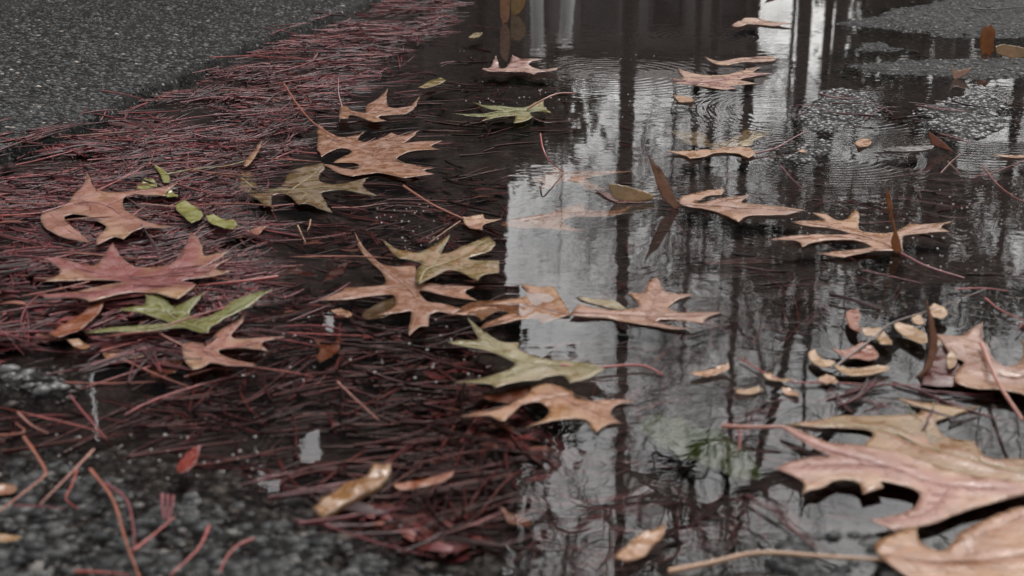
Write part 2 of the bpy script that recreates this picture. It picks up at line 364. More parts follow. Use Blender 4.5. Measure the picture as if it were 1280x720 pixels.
for k, (P, nn, bx) in enumerate([(HUM1, 1500, (970,100,1120,180)), (HUM2, 1700, (1130,105,1290,190)), (HUM3, 500, (950,160,1080,215)), (TOPR, 2500, (1010,-20,1340,60)), (STR1, 250, (1040,48,1170,70)), (STR2, 1500, (1030,62,1340,106))]):
    stones('asphalt_stones', 'wet round pebbles of the asphalt '+['hump left of the gap in the far right water', 'hump right of the gap in the far right water', 'shallow below the left hump', 'rise in the far right corner', 'sliver nearest the far rise', 'long strip behind the two humps'][k], nn, (bx, P, -.012), (.0012, .0052), .95, .45, 10+k, M_GLISTEN if k < 3 else None)
stones('asphalt_stones', 'fine pale grit on the shallow bed to the right', 2600, ((940, 200, 1340, 520), gpoly([(930,330),(1060,215),(1340,210),(1340,520),(1000,520)]), 0), (.0006, .0016), 1.0, -.3, 20)
stones('asphalt_stones', 'fine pale grit on the drowned bed left of centre', 1500, ((150, 400, 680, 560), gpoly([(150,470),(330,400),(640,440),(680,500),(420,500),(300,560),(160,560)]), 0), (.0005, .0017), 1.0, -.3, 21)
stones('asphalt_stones', 'glinting lumps of the dark wet patch at the left edge', 120, ((-40, 445, 120, 500), LUMP, -.002), (.002, .008), .8, .5, 22, M_GLISTEN)

# ------------------------------------------------------------------ pine needle litter
def flow(x, y, seed=40):
    return (fbm(np.array(x)*7.0, np.array(y)*7.0, 2, seed)-.5)
def needle_path(x, y, z, ang, L, bend, rng, lift=0.0, n=7):
    p = []; a = ang-bend/2; px, py = x, y; st = L/(n-1)
    px -= math.cos(ang)*L/2; py -= math.sin(ang)*L/2
    for i in range(n):
        t = i/(n-1); p.append((px, py, z+lift*(t-.5)+.0015*math.sin(3*t+x*50))); px += math.cos(a)*st; py += math.sin(a)*st; a += bend/(n-1)
    return p
def needle_field(name, label, N, box, P, dmin, zfun, seed, L=(.05, .12), r=.00055, clump=.25, spread=.35, mat=None, lift=.004, base=0.0, tints=(0, 1)):
    rng = np.random.default_rng(seed); paths = []; T = []
    q = rng.uniform((box[0], box[1]), (box[2], box[3]), (N*7, 2)); g = np.array([onz(a, b)[:2] for a, b in q])
    # even spread on the ground, a little denser near the lens
    sd = np.where(sdist(LUMP, g[:, 0], g[:, 1]) > -.012, -1, sdist(P, g[:, 0], g[:, 1])); fl = flow(g[:, 0], g[:, 1]); ok = (sd+.05*(rng.random(len(g))-.5) > dmin) & (rng.random(len(g)) < clump+1.3*sst(.35, .65, fbm(g[:, 0]*16, g[:, 1]*16, 3, seed)))
    g = g[ok][:N]; fl = fl[ok][:N]; sd = sd[ok][:N]; gz = ground_z(g[:, 0], g[:, 1])
    for k in range(len(g)):
        z = zfun(gz[k], rng.random(), sd[k])
        ang = base+fl[k]*4.2+rng.normal(0, spread) if rng.random() > .25 else rng.uniform(0, 3.14)
        p = needle_path(g[k, 0], g[k, 1], z, ang, rng.uniform(*L), rng.normal(0, .35), rng, rng.normal(0, lift))
        tw = rng.integers(1, 4)
        for w in range(1, tw):
            a2 = rng.normal(0, .09); x0, y0, z0 = p[0]; ca, sa = math.cos(a2), math.sin(a2)
            paths.append(([(x0+(x-x0)*ca-(y-y0)*sa, y0+(x-x0)*sa+(y-y0)*ca, zz+.0008*w) for x, y, zz in p], r*.85*np.array([1.1, 1, 1, 1, .9, .7, .3]))); T.append(tints[0]+(tints[1]-tints[0])*np.clip(rng.normal(.5, .27), 0, 1))
        paths.append((p, r*rng.uniform(.7, 1.25)*np.array([1.3, 1, 1.1, 1.1, 1, .8, .3]))); T.append(tints[0]+(tints[1]-tints[0])*np.clip(rng.normal(.5, .27), 0, 1))
    o = tubes(name, paths, mat or M_NEED, sides=4, tint=T)
    return tag(o, label, 'pine needles', kind='stuff')
needle_field('pine_needle_litter', 'thick drift of wet reddish pine needles heaped along the asphalt edge', 4600, (-120, -20, 620, 470), MATP, .0,
             lambda g, u, s: max(g, -.001)+.001+.007*u*min(1, max(.15, s/.06)), 51, spread=1.0, base=.25, L=(.04, .11), r=.00075, clump=.0, tints=(0, .86))
SUBL = gpoly([(-60,180),(300,140),(480,90),(600,20),(632,120),(630,260),(600,330),(600,420),(640,520),(660,640),(560,690),(420,640),(330,560),(150,530),(-60,520)])
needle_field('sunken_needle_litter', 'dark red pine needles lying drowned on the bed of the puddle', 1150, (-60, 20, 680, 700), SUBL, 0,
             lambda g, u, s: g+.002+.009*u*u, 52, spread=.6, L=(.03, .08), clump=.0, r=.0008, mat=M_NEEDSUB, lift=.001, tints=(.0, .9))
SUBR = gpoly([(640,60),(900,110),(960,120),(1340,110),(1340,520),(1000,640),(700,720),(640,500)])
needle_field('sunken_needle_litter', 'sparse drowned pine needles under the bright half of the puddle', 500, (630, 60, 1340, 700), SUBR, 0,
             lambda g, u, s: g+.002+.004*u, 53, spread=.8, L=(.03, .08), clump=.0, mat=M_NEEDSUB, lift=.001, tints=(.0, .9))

def sunken_scraps(label, N, box, P, seed, tone, dz=0.0, name='sunken_leaf_scraps'):
    rng = np.random.default_rng(seed); V = []; F = []; T = []
    while len(F) < N*7:
        g = onz(rng.uniform(box[0], box[2]), rng.uniform(box[1], box[3]))
        if sdist(P, np.array([g.x]), np.array([g.y]))[0] < 0 or fbm(np.array([g.x*14]), np.array([g.y*14]), 2, seed)[0] < .47: continue
        z = float(ground_z(np.array([g.x]), np.array([g.y]))[0])+.003+dz+.004*rng.random(); L_ = rng.uniform(.008, .026); w = L_*rng.uniform(.2, .45); a = rng.normal(0, .8)+3.1*(rng.random() < .5)
        o = len(V); n = 7; ca, sa = math.cos(a), math.sin(a); tt = rng.random()
        up_, dn = [], []
        for i in range(n+1):
            u = i/n; h = w*math.sin(math.pi*u)**.8*rng.uniform(.75, 1.1); x = (u-.5)*L_; zz = z+.002*math.sin(3*u+a)
            for sg, lst in ((1, up_), (-1, dn)):
                y = sg*h*.5; lst.append(len(V)); V.append((g.x+x*ca-y*sa, g.y+x*sa+y*ca, zz)); T.append(tt)
        for i in range(n): F.append((dn[i], dn[i+1], up_[i+1], up_[i]))
    o = mobj(name, V, F, SCRAP, attrs={'tint': T}); return tag(o, label, 'leaf scraps', kind='stuff')
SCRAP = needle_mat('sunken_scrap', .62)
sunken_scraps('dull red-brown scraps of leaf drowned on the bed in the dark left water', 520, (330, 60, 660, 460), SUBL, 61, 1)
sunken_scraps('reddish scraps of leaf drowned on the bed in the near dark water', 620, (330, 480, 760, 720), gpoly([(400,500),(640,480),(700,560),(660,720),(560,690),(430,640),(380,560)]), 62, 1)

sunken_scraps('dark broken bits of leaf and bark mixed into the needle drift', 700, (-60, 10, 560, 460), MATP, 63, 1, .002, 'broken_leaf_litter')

# ------------------------------------------------------------------ leaves
def chaikin(P, it=2, jit=0.0):
    P = [Vector(p[:3]) for p in P]; n = len(P)
    c0 = sum(P, Vector())/n; i0 = max(range(n), key=lambda i: (P[i]-c0).length)
    nrm = Vector()
    for i in range(n): nrm += (P[i]-c0).cross(P[(i+1) % n]-c0)
    rng = random.Random(int(abs(c0.x*1e4))+n)
    for k in range(it):
        Q = []; n = len(P)
        for i in range(n):
            a, b, d = P[i-1], P[i], P[(i+1) % n]
            u = (a-b); v = (d-b)
            if u.length < 1e-6 or v.length < 1e-6: continue
            convex = (b-a).cross(d-b).dot(nrm) > 0
            if convex and u.angle(v) < 2.1: Q += [b+u*.07, b, b+v*.07]
            elif not convex and u.angle(v) < 1.3: Q += [b+u*.12, b+v*.12]
            elif k == 0 or not convex: Q += [b+u*.22, b+v*.22]
            else: Q += [b]
        P = Q
    # fine unevenness of the margin
    Q = []; n = len(P); size = max((p-c0).length for p in P)
    for i in range(n):
        a, b = P[i], P[(i+1) % n]; m = max(1, int((b-a).length/(size*.05))); d = (b-a); side = d.cross(nrm); side = side.normalized() if side.length > 0 else side
        for j in range(m): Q.append(a+d*(j/m)+(side*rng.gauss(0, size*.0045) if j else Vector()))
    return Q
def blade_mesh(outl, cen, frame, res, zf, thick, mat, parent, mids, name='blade'):
    """outl: 3-D points in the plane (cen, frame); zf offsets along the frame normal"""
    ex, ey, ez = frame
    P2 = [Vector(((p-cen).dot(ex), (p-cen).dot(ey))) for p in outl]
    arr = np.array([tuple(p) for p in P2]); lo, hi = arr.min(0), arr.max(0)
    gx, gy = np.meshgrid(np.arange(lo[0], hi[0], res), np.arange(lo[1], hi[1], res*.866)); gx = gx+(np.arange(gx.shape[0]) % 2)[:, None]*res/2
    gx = gx.ravel()+RNG.uniform(-.15, .15, gx.size)*res; gy = gy.ravel()+RNG.uniform(-.15, .15, gy.size)*res
    sd = sdist(arr, gx, gy); k = sd > res*.4
    pts = P2+[Vector((a, b)) for a, b in zip(gx[k], gy[k])]; n0 = len(P2)
    r = delaunay_2d_cdt(pts, [], [list(range(n0))], 1, 1e-6)
    v2 = np.array([tuple(v) for v in r[0]]); F = [list(f) for f in r[2] if len(f) == 3]
    ed = np.abs(sdist(arr, v2[:, 0], v2[:, 1]))
    dm = np.full(len(v2), 1.0)
    for path in mids:
        m2 = [((q-cen).dot(ex), (q-cen).dot(ey)) for q in path]
        for a, b in zip(m2[:-1], m2[1:]):
            a = np.array(a); e = np.array(b)-a; t = np.clip(((v2-a)@e)/max(e@e, 1e-12), 0, 1)
            dm = np.minimum(dm, np.linalg.norm(v2-a-t[:, None]*e, axis=1))
    size = max(hi-lo); core = np.exp(-(dm/(size*.10))**1.3) if mids else np.exp(-((size*.3-np.minimum(ed, size*.3))/(size*.15)))
    z = zf(v2, dm, ed, size)
    Vt = np.array(cen)+v2[:, :1]*np.array(ex)+v2[:, 1:2]*np.array(ey)+z[:, None]*np.array(ez)
    off = np.array(parent.location) if parent else 0
    Vt = Vt-off; n = len(Vt); Vb = Vt-np.array(ez)*thick
    ecount = {}
    F2 = []
    for f in F:
        a, b, d = (v2[i] for i in f)
        if (b[0]-a[0])*(d[1]-a[1])-(b[1]-a[1])*(d[0]-a[0]) < 0: f = f[::-1]
        F2.append(f)
        for i in range(3):
            e = (f[i], f[(i+1) % 3]); ecount[e] = 1
    rim = [(a, b) for (a, b) in ecount if (b, a) not in ecount]
    faces = [tuple(f) for f in F2]+[tuple(i+n for i in f[::-1]) for f in F2]+[(b, a, a+n, b+n) for a, b in rim]
    rimv = np.exp(-(ed/.0006)**2)*.55
    return mobj(name, np.concatenate([Vt, Vb]), faces, mat, parent, attrs={'core': np.tile(core, 2), 'rim': np.tile(rimv, 2)}), (v2, z)
UP = (Vector((1, 0, 0)), Vector((0, 1, 0)), Vector((0, 0, 1)))
LEAFN = [0]
def flat_leaf(name, label, cat, pts, mat, z=.0012, veins=(), stem=None, stemmat='red', group=None, amp=.0012, curl=.0, sr=.0009, thick=.0003, tilt=(0, 0), res=None, it=2, stemz=None):
    LEAFN[0] += 1; seed = 100+LEAFN[0]*7
    O = [onz(a, b, z) for a, b in pts]; cen = sum(O, Vector())/len(O)
    size = max(max(p.x for p in O)-min(p.x for p in O), max(p.y for p in O)-min(p.y for p in O))
    root = empty(name, cen); O = chaikin(O, it)
    res = res or min(.004, max(.0012, size/34))
    vp = [[onz(a, b, z) for a, b in v] for v in veins]
    def zf(v, dm, ed, sz):
        r = np.linalg.norm(v, axis=1)/(sz*.5)
        f = 1/max(sz*.22, .004)
        w = amp*1.5*(fbm(v[:, 0]*f+seed, v[:, 1]*f, 3, seed)-.42)+.0005*(fbm(v[:, 0]*260+seed, v[:, 1]*260, 2, seed+3)-.5)
        return w+curl*r**2-.0004*np.exp(-(dm/.0022)**2)+tilt[0]*v[:, 0]+tilt[1]*v[:, 1]+.0006*np.exp(-((dm-.005)/.003)**2)
    b, (v2, zz) = blade_mesh(O, cen, UP, res, zf, thick, LM[mat], root, vp)
    def h(p):
        i = np.argmin((v2[:, 0]-(p.x-cen.x))**2+(v2[:, 1]-(p.y-cen.y))**2); return zz[i]
    if veins:
        paths = []
        for i, v in enumerate(vp):
            sp = smooth_path(v, 12); rr = np.linspace(.00062, .0002, len(sp)) if i == 0 else np.linspace(.00036, .00014, len(sp))
            paths.append(([(p.x-cen.x, p.y-cen.y, h(p)+.00012) for p in sp], rr*min(1.5, size/.11)))
        oa = np.array([(p.x, p.y) for p in O]); nm = len(paths)
        for i, v in enumerate(vp):
            sp = smooth_path(v, 12)
            for j in range(2, len(sp)-1, 1 if i else 2):
                d = (sp[j+1]-sp[j]).normalized(); sg = 1 if j % 2 else -1; a_ = .75+.2*math.sin(j*3+seed)
                e = Vector((d.x*math.cos(a_)-sg*d.y*math.sin(a_), d.y*math.cos(a_)+sg*d.x*math.sin(a_), 0))
                Ls = size*.11; q = [sp[j]+e*Ls*t for t in (0, .35, .7, 1)]; sdv = sdist(oa, np.array([p.x for p in q]), np.array([p.y for p in q]))
                q = [p for p, ss in zip(q, sdv) if ss > .0008]
                if len(q) >= 2: paths.append(([(p.x-cen.x, p.y-cen.y, h(p)+.00006) for p in q], .00016*min(1.6, size/.11)))
        tubes('vein', paths, SM['olive'] if mat in ('green', 'pale', 'olive', 'brown', 'mottle') else SM['rosevein'] if mat in ('pink', 'rose') else SM['tanvein'], root, 5)
    if stem:
        n = len(stem); zs = stemz or [z+.0008]*n
        sp = smooth_path([onz(a, b, zz_)-cen for (a, b), zz_ in zip(stem, zs)], 16)
        tubes('stem', [(sp, np.linspace(sr*1.25, sr*.8, len(sp)))], SM[stemmat], root, 7)
    return tag(root, label, cat, group)
def up_leaf(name, label, cat, pts, mat, Y, lean=.0, bend=.0, veins=(), group=None, parent=None, part='blade', amp=.0012, thick=.0004):
    """a leaf standing out of the water: outline on a leaning plane through its foot"""
    O0 = [ony(a, b, Y) for a, b in pts]; zb = min(p.z for p in O0); 
    cen = Vector((sum(p.x for p in O0)/len(O0), Y, zb)); n = Vector((0, -math.cos(lean), math.sin(lean))); camp = Vector((0, 0, CH))
    def hit(a, b):
        d = Vector(ray(a, b)); t = (cen-camp).dot(n)/d.dot(n); return camp+d*t
    O = [hit(a, b) for a, b in pts]; ey = Vector((0, math.sin(lean), math.cos(lean)))
    root = parent or empty(name, cen)
    O = chaikin(O, 2)
    def zf(v, dm, ed, sz): return bend*v[:, 0]**2*8+bend*.3*v[:, 1]+amp*2*(fbm(v[:, 0]*80+Y*9, v[:, 1]*50, 3, 77)-.5)
    vv = [[hit(a, b) for a, b in v] for v in veins]
    blade_mesh(O, cen, (Vector((1, 0, 0)), ey, n), .0016, zf, thick, LM[mat], root, vv, part)
    if parent: return root
    return tag(root, label, cat, group)

OAK = 'fallen oak leaves on the puddle'
L = []
def oak(label, pts, mat, **k): L.append(flat_leaf('oak_leaf', label, 'leaf', pts, mat, group=OAK, **k)); return L[-1]

oak('pink and tan oak leaf at the left edge, its stem leaving the picture',
    c('A', [(185,308),(245,295),(300,275),(330,230),(375,195),(390,148),(415,205),(470,222),(540,222),(620,210),(700,205),(792,183),(740,215),(735,237),(600,232),(560,235),(542,265),(560,300),(620,335),(670,362),(778,376),(700,385),(640,378),(590,395),(550,435),(510,420),(430,462),(430,420),(480,375),(450,350),(400,322),(330,310),(285,322),(290,350),(330,385),(375,425),(404,452),(320,435),(250,412),(200,385),(180,350)]),
    'pink', z=.013, amp=.003, curl=.003, veins=[c('A', [(185,308),(330,270),(470,275),(560,330),(660,370)]), c('A', [(330,270),(388,165)]), c('A', [(470,275),(600,222),(770,190)]), c('A', [(225,310),(290,380),(390,442)])],
    stem=c('A', [(-60,322),(60,316),(190,306)]), stemz=[.012,.014,.0112], stemmat='red')
oak('large rose-centred oak leaf with a bright red stem to its right',
    c('A', [(195,535),(270,525),(340,545),(430,545),(460,510),(505,460),(535,510),(590,548),(680,550),(770,535),(810,500),(850,418),(900,460),(905,510),(1018,490),(960,530),(880,560),(1037,515),(940,565),(1037,578),(930,595),(800,612),(880,635),(850,665),(790,708),(740,690),(690,672),(600,668),(470,700),(400,719),(370,700),(200,704),(190,695),(340,664),(450,630),(550,617),(500,604),(390,607),(198,630),(290,580)]),
    'rose', z=.0125, amp=.003, curl=.004, veins=[c('A', [(860,632),(700,612),(600,600),(400,570),(210,540)]), c('A', [(700,612),(800,540),(850,435)]), c('A', [(600,600),(530,540),(506,475)]), c('A', [(760,622),(620,640),(400,690),(210,700)]), c('A', [(780,610),(900,560),(1010,525)])],
    stem=c('A', [(1235,590),(1060,612),(850,632)]), stemz=[.008,.009,.0068], stemmat='red', sr=.0011)
oak('fresh green oak leaf with five thin arms below the rose-centred leaf',
    c('E', [(518,178),(600,168),(640,165),(655,140),(638,103),(700,95),(740,130),(760,160),(800,150),(850,130),(912,103),(870,150),(840,180),(850,205),(890,215),(950,200),(1010,155),(1100,130),(1215,110),(1130,165),(1040,205),(970,240),(930,275),(930,295),(880,290),(820,255),(740,262),(640,275),(520,290),(376,304),(480,270),(580,250),(680,240),(740,232),(755,222),(700,200),(620,188)]),
    'green', z=.009, amp=.003, curl=.004, veins=[c('E', [(920,285),(800,215),(720,160),(660,110)]), c('E', [(830,235),(960,220),(1080,160),(1200,115)]), c('E', [(800,235),(600,260),(400,300)]), c('E', [(790,205),(850,160),(900,110)]), c('E', [(740,180),(620,178),(530,178)])], stemmat='olive')
oak('dull pink-brown oak leaf with a thin curved stem, half under the green leaf',
    c('E', [(810,325),(860,318),(930,318),(960,275),(1030,230),(1093,193),(1080,230),(1010,300),(1120,298),(1268,293),(1150,322),(1193,361),(1100,345),(1000,340),(970,350),(980,370),(1060,400),(1143,426),(1030,430),(930,405),(900,435),(858,449),(830,410),(810,370)]),
    'pink', z=.004, amp=.002, curl=.002, veins=[c('E', [(815,330),(930,340),(1080,330),(1250,296)]), c('E', [(940,335),(1020,270),(1085,200)]), c('E', [(900,345),(980,395),(1120,424)])],
    stem=c('E', [(690,262),(750,295),(818,330)]), stemz=[.006,.008,.005], stemmat='pinkish', sr=.0007)
oak('big tan oak leaf with narrow arms and a long orange stem on the needles',
    c('N', [(250,508),(290,535),(340,555),(400,545),(436,528),(400,562),(440,572),(500,555),(540,535),(590,550),(654,528),(600,570),(570,575),(745,565),(690,590),(738,602),(620,605),(570,628),(556,645),(590,655)])
    + c('B', [(800,88),(850,98),(934,110),(880,122),(934,142),(870,150),(800,162),(740,148),(690,132),(640,138),(570,152),(500,130),(430,90),(490,97),(540,115),(595,115),(598,92),(570,84),(490,86)])
    + c('N', [(310,650),(340,630),(385,612),(375,598),(330,592),(262,630),(243,600)]),
    'tan', z=.0005, amp=.0022, curl=.002, veins=[c('N', [(330,560),(420,590),(520,620),(600,660),(680,690)]), c('N', [(420,590),(560,580),(735,567)]), c('N', [(480,600),(450,660),(330,680)]), c('N', [(420,585),(520,555),(645,532)]), c('N', [(330,562),(290,570),(262,620)])],
    stem=c('N', [(112,335),(170,425),(240,500),(335,562)]), stemz=[.016,.014,.010,.0032], stemmat='orange', sr=.001)
oak('olive-brown oak leaf resting on drowned needles beside the big tan one',
    c('B', [(75,130),(120,125),(140,170),(155,195),(240,195),(270,170),(280,120),(340,112),(442,93),(450,120),(425,135),(420,170),(480,185),(560,175),(643,153),(610,185),(640,210),(684,240),(600,220),(500,208),(430,215),(440,245),(484,313),(420,290),(370,265),(330,270),(290,225),(240,220),(205,235),(222,293),(170,265),(110,225),(58,205),(75,165)]),
    'brown', z=.0035, amp=.0022, curl=.001, veins=[c('B', [(70,150),(160,205),(330,200),(500,198),(670,236)]), c('B', [(300,200),(380,150),(440,100)]), c('B', [(340,205),(420,255),(475,305)])],
    stem=c('B', [(210,290),(240,350),(290,400)]), stemz=[-.001,-.001,-.002], stemmat='maroon', sr=.0007)
oak('curled dull tan oak leaf with one arm turned up, beyond the big tan leaf',
    c('N', [(335,428),(360,425),(385,445),(440,455),(438,425),(485,410),(528,368),(520,415),(535,437),(590,437),(625,430),(657,392),(640,440),(600,460),(540,462),(480,465),(524,487),(470,492),(420,472),(375,465),(368,482),(333,486)]),
    'tan', z=.004, amp=.004, curl=.004, veins=[c('N', [(350,440),(420,460),(500,450),(620,440)]), c('N', [(440,455),(490,425),(524,375)])],
    stem=c('N', [(345,430),(330,370),(330,310)]), stemz=[.004,.018,.030], stemmat='maroon', sr=.0007)
oak('thin green oak leaf, its pink stem arching to the right, in the far middle water',
    c('N', [(866,418),(950,428),(1030,435),(1080,433),(1150,408),(1150,430),(1184,462),(1130,445),(1090,450),(1113,475),(1070,495),(1030,502),(1040,465),(980,470),(902,492),(930,470),(880,474),(786,468),(880,460),(960,455),(1000,450),(940,440)]),
    'green', z=.0010, amp=.003, curl=.003, veins=[c('N', [(1090,440),(1000,448),(880,462),(800,468)]), c('N', [(1050,442),(960,432),(876,420)])],
    stem=c('N', [(1085,438),(1150,398),(1210,374),(1282,373)]), stemz=[.003,.014,.018,.017], stemmat='pinkish', sr=.001)
oak('small dark red and bleached oak leaf alone in the far dark water',
    c('N', [(903,275),(940,267),(960,234),(975,270),(1010,265),(1025,229),(1060,245),(1143,245),(1080,260),(1120,270),(1208,275),(1200,290),(1130,290),(1110,303),(1060,285),(980,288),(910,283)]),
    'white', z=.0035, amp=.006, curl=.002)
oak('salmon oak leaf with thin arms far out in the right half of the water',
    c('O', [(740,308),(790,325),(870,335),(960,335),(1040,305),(1108,301),(1060,325),(1155,330),(1060,345),(1000,358),(1094,372),(1010,378),(960,382),(1004,398),(920,399),(840,385),(800,375),(712,369),(780,358),(706,350),(770,345),(740,325)]),
    'pink', z=.0006, amp=.0024, curl=.0, veins=[c('O', [(715,360),(850,365),(1000,345),(1140,331)]), c('O', [(860,365),(940,385),(1000,397)])])
oak('narrow dusky pink oak leaf just beyond the salmon one', c('O', [(850,253),(920,275),(1000,260),(1080,252),(1160,250),(1185,270),(1100,280),(1020,275),(960,290),(900,285)]), 'pink', z=.0005, amp=.002)
oak('pale green sunken oak leaf beside the left hump of the far right water', c('O', [(676,573),(760,590),(830,585),(865,600),(885,640),(950,625),(1010,600),(1030,572),(1090,585),(1155,578),(1120,610),(1080,620),(1060,650),(960,655),(900,655),(840,650),(760,635),(740,605)]), 'pale', z=-.0004, amp=.0015)
oak('orange-brown oak leaf touching the pale green sunken leaf, with a dark red stem', c('O', [(688,680),(780,672),(860,668),(960,658),(1060,666),(1088,690),(1050,707),(1000,682),(900,682),(850,700),(790,711),(770,695)]), 'orange', z=.0010, amp=.003, curl=.002,
    stem=c('O', [(1080,682),(1170,660),(1230,625),(1310,580)]), stemz=[.003,.004,.008,.012], stemmat='maroon', sr=.0008)
oak('sunken oak leaf left of the boat-shaped leaf, its red stem standing up',
    c('C', [(300,130),(340,103),(375,123),(560,121),(704,116),(590,135),(470,148),(500,180),(574,196),(480,205),(430,170),(360,165),(330,190),(256,206),(290,172),(221,165)]), 'tan', z=-.0006, amp=.0016,
    stem=c('C', [(268,-45),(280,20),(310,75),(372,124)]), stemz=[.03,.026,.016,.001], stemmat='red', sr=.0008)
oak('long bleached oak leaf lying just under the bright reflection',
    c('C', [(95,348),(200,330),(320,305),(420,270),(484,258),(450,290),(520,300),(600,300),(675,272),(630,315),(520,325),(400,325),(360,345),(400,370),(494,387),(380,385),(280,375),(180,375),(90,362)]), 'orange', z=-.0009, amp=.0012, veins=[c('C', [(110,352),(300,325),(480,308),(630,300)])])
oak('flat tan oak leaf spreading right of the upright brown spike',
    c('C', [(880,245),(960,215),(1088,204),(1075,228),(1000,232),(960,262),(1060,245),(1204,234),(1150,265),(1340,275),(1442,305),(1340,325),(1190,318),(1150,352),(1100,328),(1040,300),(960,285),(890,275)]), 'tan', z=.0006, amp=.0024, curl=.001,
    veins=[c('C', [(890,268),(1020,275),(1200,290),(1420,305)]), c('C', [(1020,275),(1100,250),(1190,238)])])
oak('small pinkish oak leaf whose long orange stem rises to the left',
    c('B', [(1058,328),(1100,325),(1150,318),(1160,338),(1240,337),(1180,350),(1145,362),(1151,398),(1100,390),(1070,360)]), 'pink', z=.0010, amp=.002, curl=.002,
    stem=c('B', [(798,186),(920,265),(1062,332)]), stemz=[.012,.008,.003], stemmat='orange', sr=.001)
lf = oak('tan oak leaf with long fingers and one rusty arm pointing straight up',
    c('D', [(246,354),(330,345),(400,345),(338,318),(400,320),(450,345),(490,340),(510,318),(530,298),(550,320),(540,385),(620,400),(690,400),(720,388),(770,358),(850,370),(965,358),(900,380),(949,402),(870,398),(780,411),(738,412),(738,470),(740,492),(680,482),(600,490),(550,500),(480,516),(361,500),(450,485),(540,480),(606,464),(590,452),(560,440),(500,430),(420,430),(330,445),(293,470),(280,435),(146,436),(270,412),(400,410),(520,405),(470,385),(400,375),(300,370)]),
    'orange', z=.0006, amp=.0024, curl=.003, veins=[c('D', [(735,485),(620,430),(500,395),(380,360),(260,355)]), c('D', [(620,430),(420,415),(160,436)]), c('D', [(680,465),(560,490),(380,500)]), c('D', [(700,440),(800,385),(950,360)])],
    stem=c('D', [(735,487),(850,545),(1015,597)]), stemz=[.003,.003,.001], stemmat='maroon', sr=.001)
up_leaf('', '', '', c('D', [(655,178),(680,240),(690,320),(715,400),(733,450),(737,492),(700,482),(684,430),(700,385),(667,290),(652,230)]), 'gold', onz(*c('D', [(735,490)])[0]).y, lean=.1, bend=.6, parent=lf, part='upturned_arm')
oak('olive-yellow oak leaf left of the bright reflection, its arms spread',
    c('B', [(706,448),(760,475),(830,490),(870,490),(940,455),(1004,418),(990,450),(950,490),(1000,490),(1080,455),(1172,427),(1215,460),(1170,495),(1080,510),(1100,525),(1180,525),(1224,530),(1222,582),(1150,585),(1130,624),(1100,605),(1050,570),(1000,560),(960,580),(930,600),(868,643),(850,615),(860,560),(890,525),(830,515),(780,515),(740,485)]),
    'olive', z=.0032, amp=.003, curl=.003, veins=[c('B', [(868,630),(900,560),(980,530),(1080,490),(1170,440)]), c('B', [(930,540),(960,490),(1000,425)]), c('B', [(910,545),(820,505),(715,452)]), c('B', [(990,530),(1120,550),(1215,560)])])
oak('orange oak leaf with a long pointed top arm, overlapped by the olive-yellow leaf',
    c('F', [(578,-178),(610,-120),(660,-60),(720,-15),(850,-25),(860,20),(872,50),(950,60),(1114,67),(1060,90),(1124,127),(1000,110),(880,80),(862,88),(900,140),(980,145),(1055,165),(1018,192),(960,180),(910,190),(910,247),(870,250),(823,296),(820,260),(830,220),(835,180),(790,185),(676,197),(760,165),(762,110),(740,98),(640,110),(530,130),(426,131),(530,85),(515,72),(640,68),(720,60),(715,20),(670,-20),(610,-80)]),
    'tan', z=.0005, amp=.0022, curl=.001, veins=[c('F', [(600,-120),(700,-20),(800,60),(860,140),(830,280)]), c('F', [(800,60),(640,85),(440,130)]), c('F', [(820,40),(950,75),(1100,70)]), c('F', [(850,120),(940,160),(1015,188)])])
oak('orange oak leaf reaching from the dark water into the bright reflection',
    c('G', [(16,197),(60,160),(110,130),(200,125),(290,125),(340,120),(355,95),(322,63),(390,75),(470,75),(500,120),(530,165),(544,203),(470,215),(420,235),(390,205),(300,225),(126,260),(190,215),(280,190),(240,170),(180,195),(150,217),(120,190),(60,200)]),
    'orange', z=-.0009, amp=.0022, curl=.001, veins=[c('G', [(530,195),(400,160),(280,150),(120,155),(30,190)]), c('G', [(400,160),(300,205),(140,255)]), c('G', [(420,165),(370,120),(330,68)])])
oak('tan oak leaf under the trunk reflection, one arm pointing away',
    c('G', [(800,93),(860,100),(880,80),(885,50),(930,33),(950,70),(960,100),(1094,104),(1010,130),(970,165),(1040,180),(1225,181),(1150,205),(1130,228),(1040,212),(930,215),(920,230),(1000,240),(1114,264),(1000,264),(900,242),(850,237),(800,227),(700,207),(600,210),(540,203),(580,150),(640,165),(730,180),(800,170),(850,163),(840,130)]),
    'tan', z=.0005, amp=.0022, curl=.001, veins=[c('G', [(560,190),(700,190),(870,195),(1040,195),(1215,183)]), c('G', [(880,190),(920,120),(930,45)]), c('G', [(880,200),(980,240),(1100,262)])])
oak('slim yellowish leaf arm half sunk above the orange leaf right of centre', c('G', [(566,110),(660,122),(745,128),(800,166),(740,167),(670,148),(600,130)]), 'pale', z=.0005, amp=.001)
oak('pale-tipped olive oak leaf just below the middle of the photo',
    c('G', [(-4,330),(70,320),(140,320),(120,285),(87,237),(160,280),(230,325),(315,322),(312,360),(400,385),(540,405),(640,425),(700,462),(640,490),(540,512),(520,460),(440,465),(400,490),(330,495),(210,532),(190,510),(24,500),(100,485),(180,470),(290,440),(300,410),(250,385),(160,355),(60,345)]),
    'pale', z=.0035, amp=.003, curl=.003, veins=[c('G', [(20,332),(160,340),(330,405),(500,420),(660,450)]), c('G', [(380,420),(250,470),(40,500)]), c('G', [(250,375),(160,300),(95,245)])],
    stem=c('G', [(500,415),(640,425),(850,414),(955,455)]), stemz=[.0045,.004,.003,.001], stemmat='red', sr=.0009)
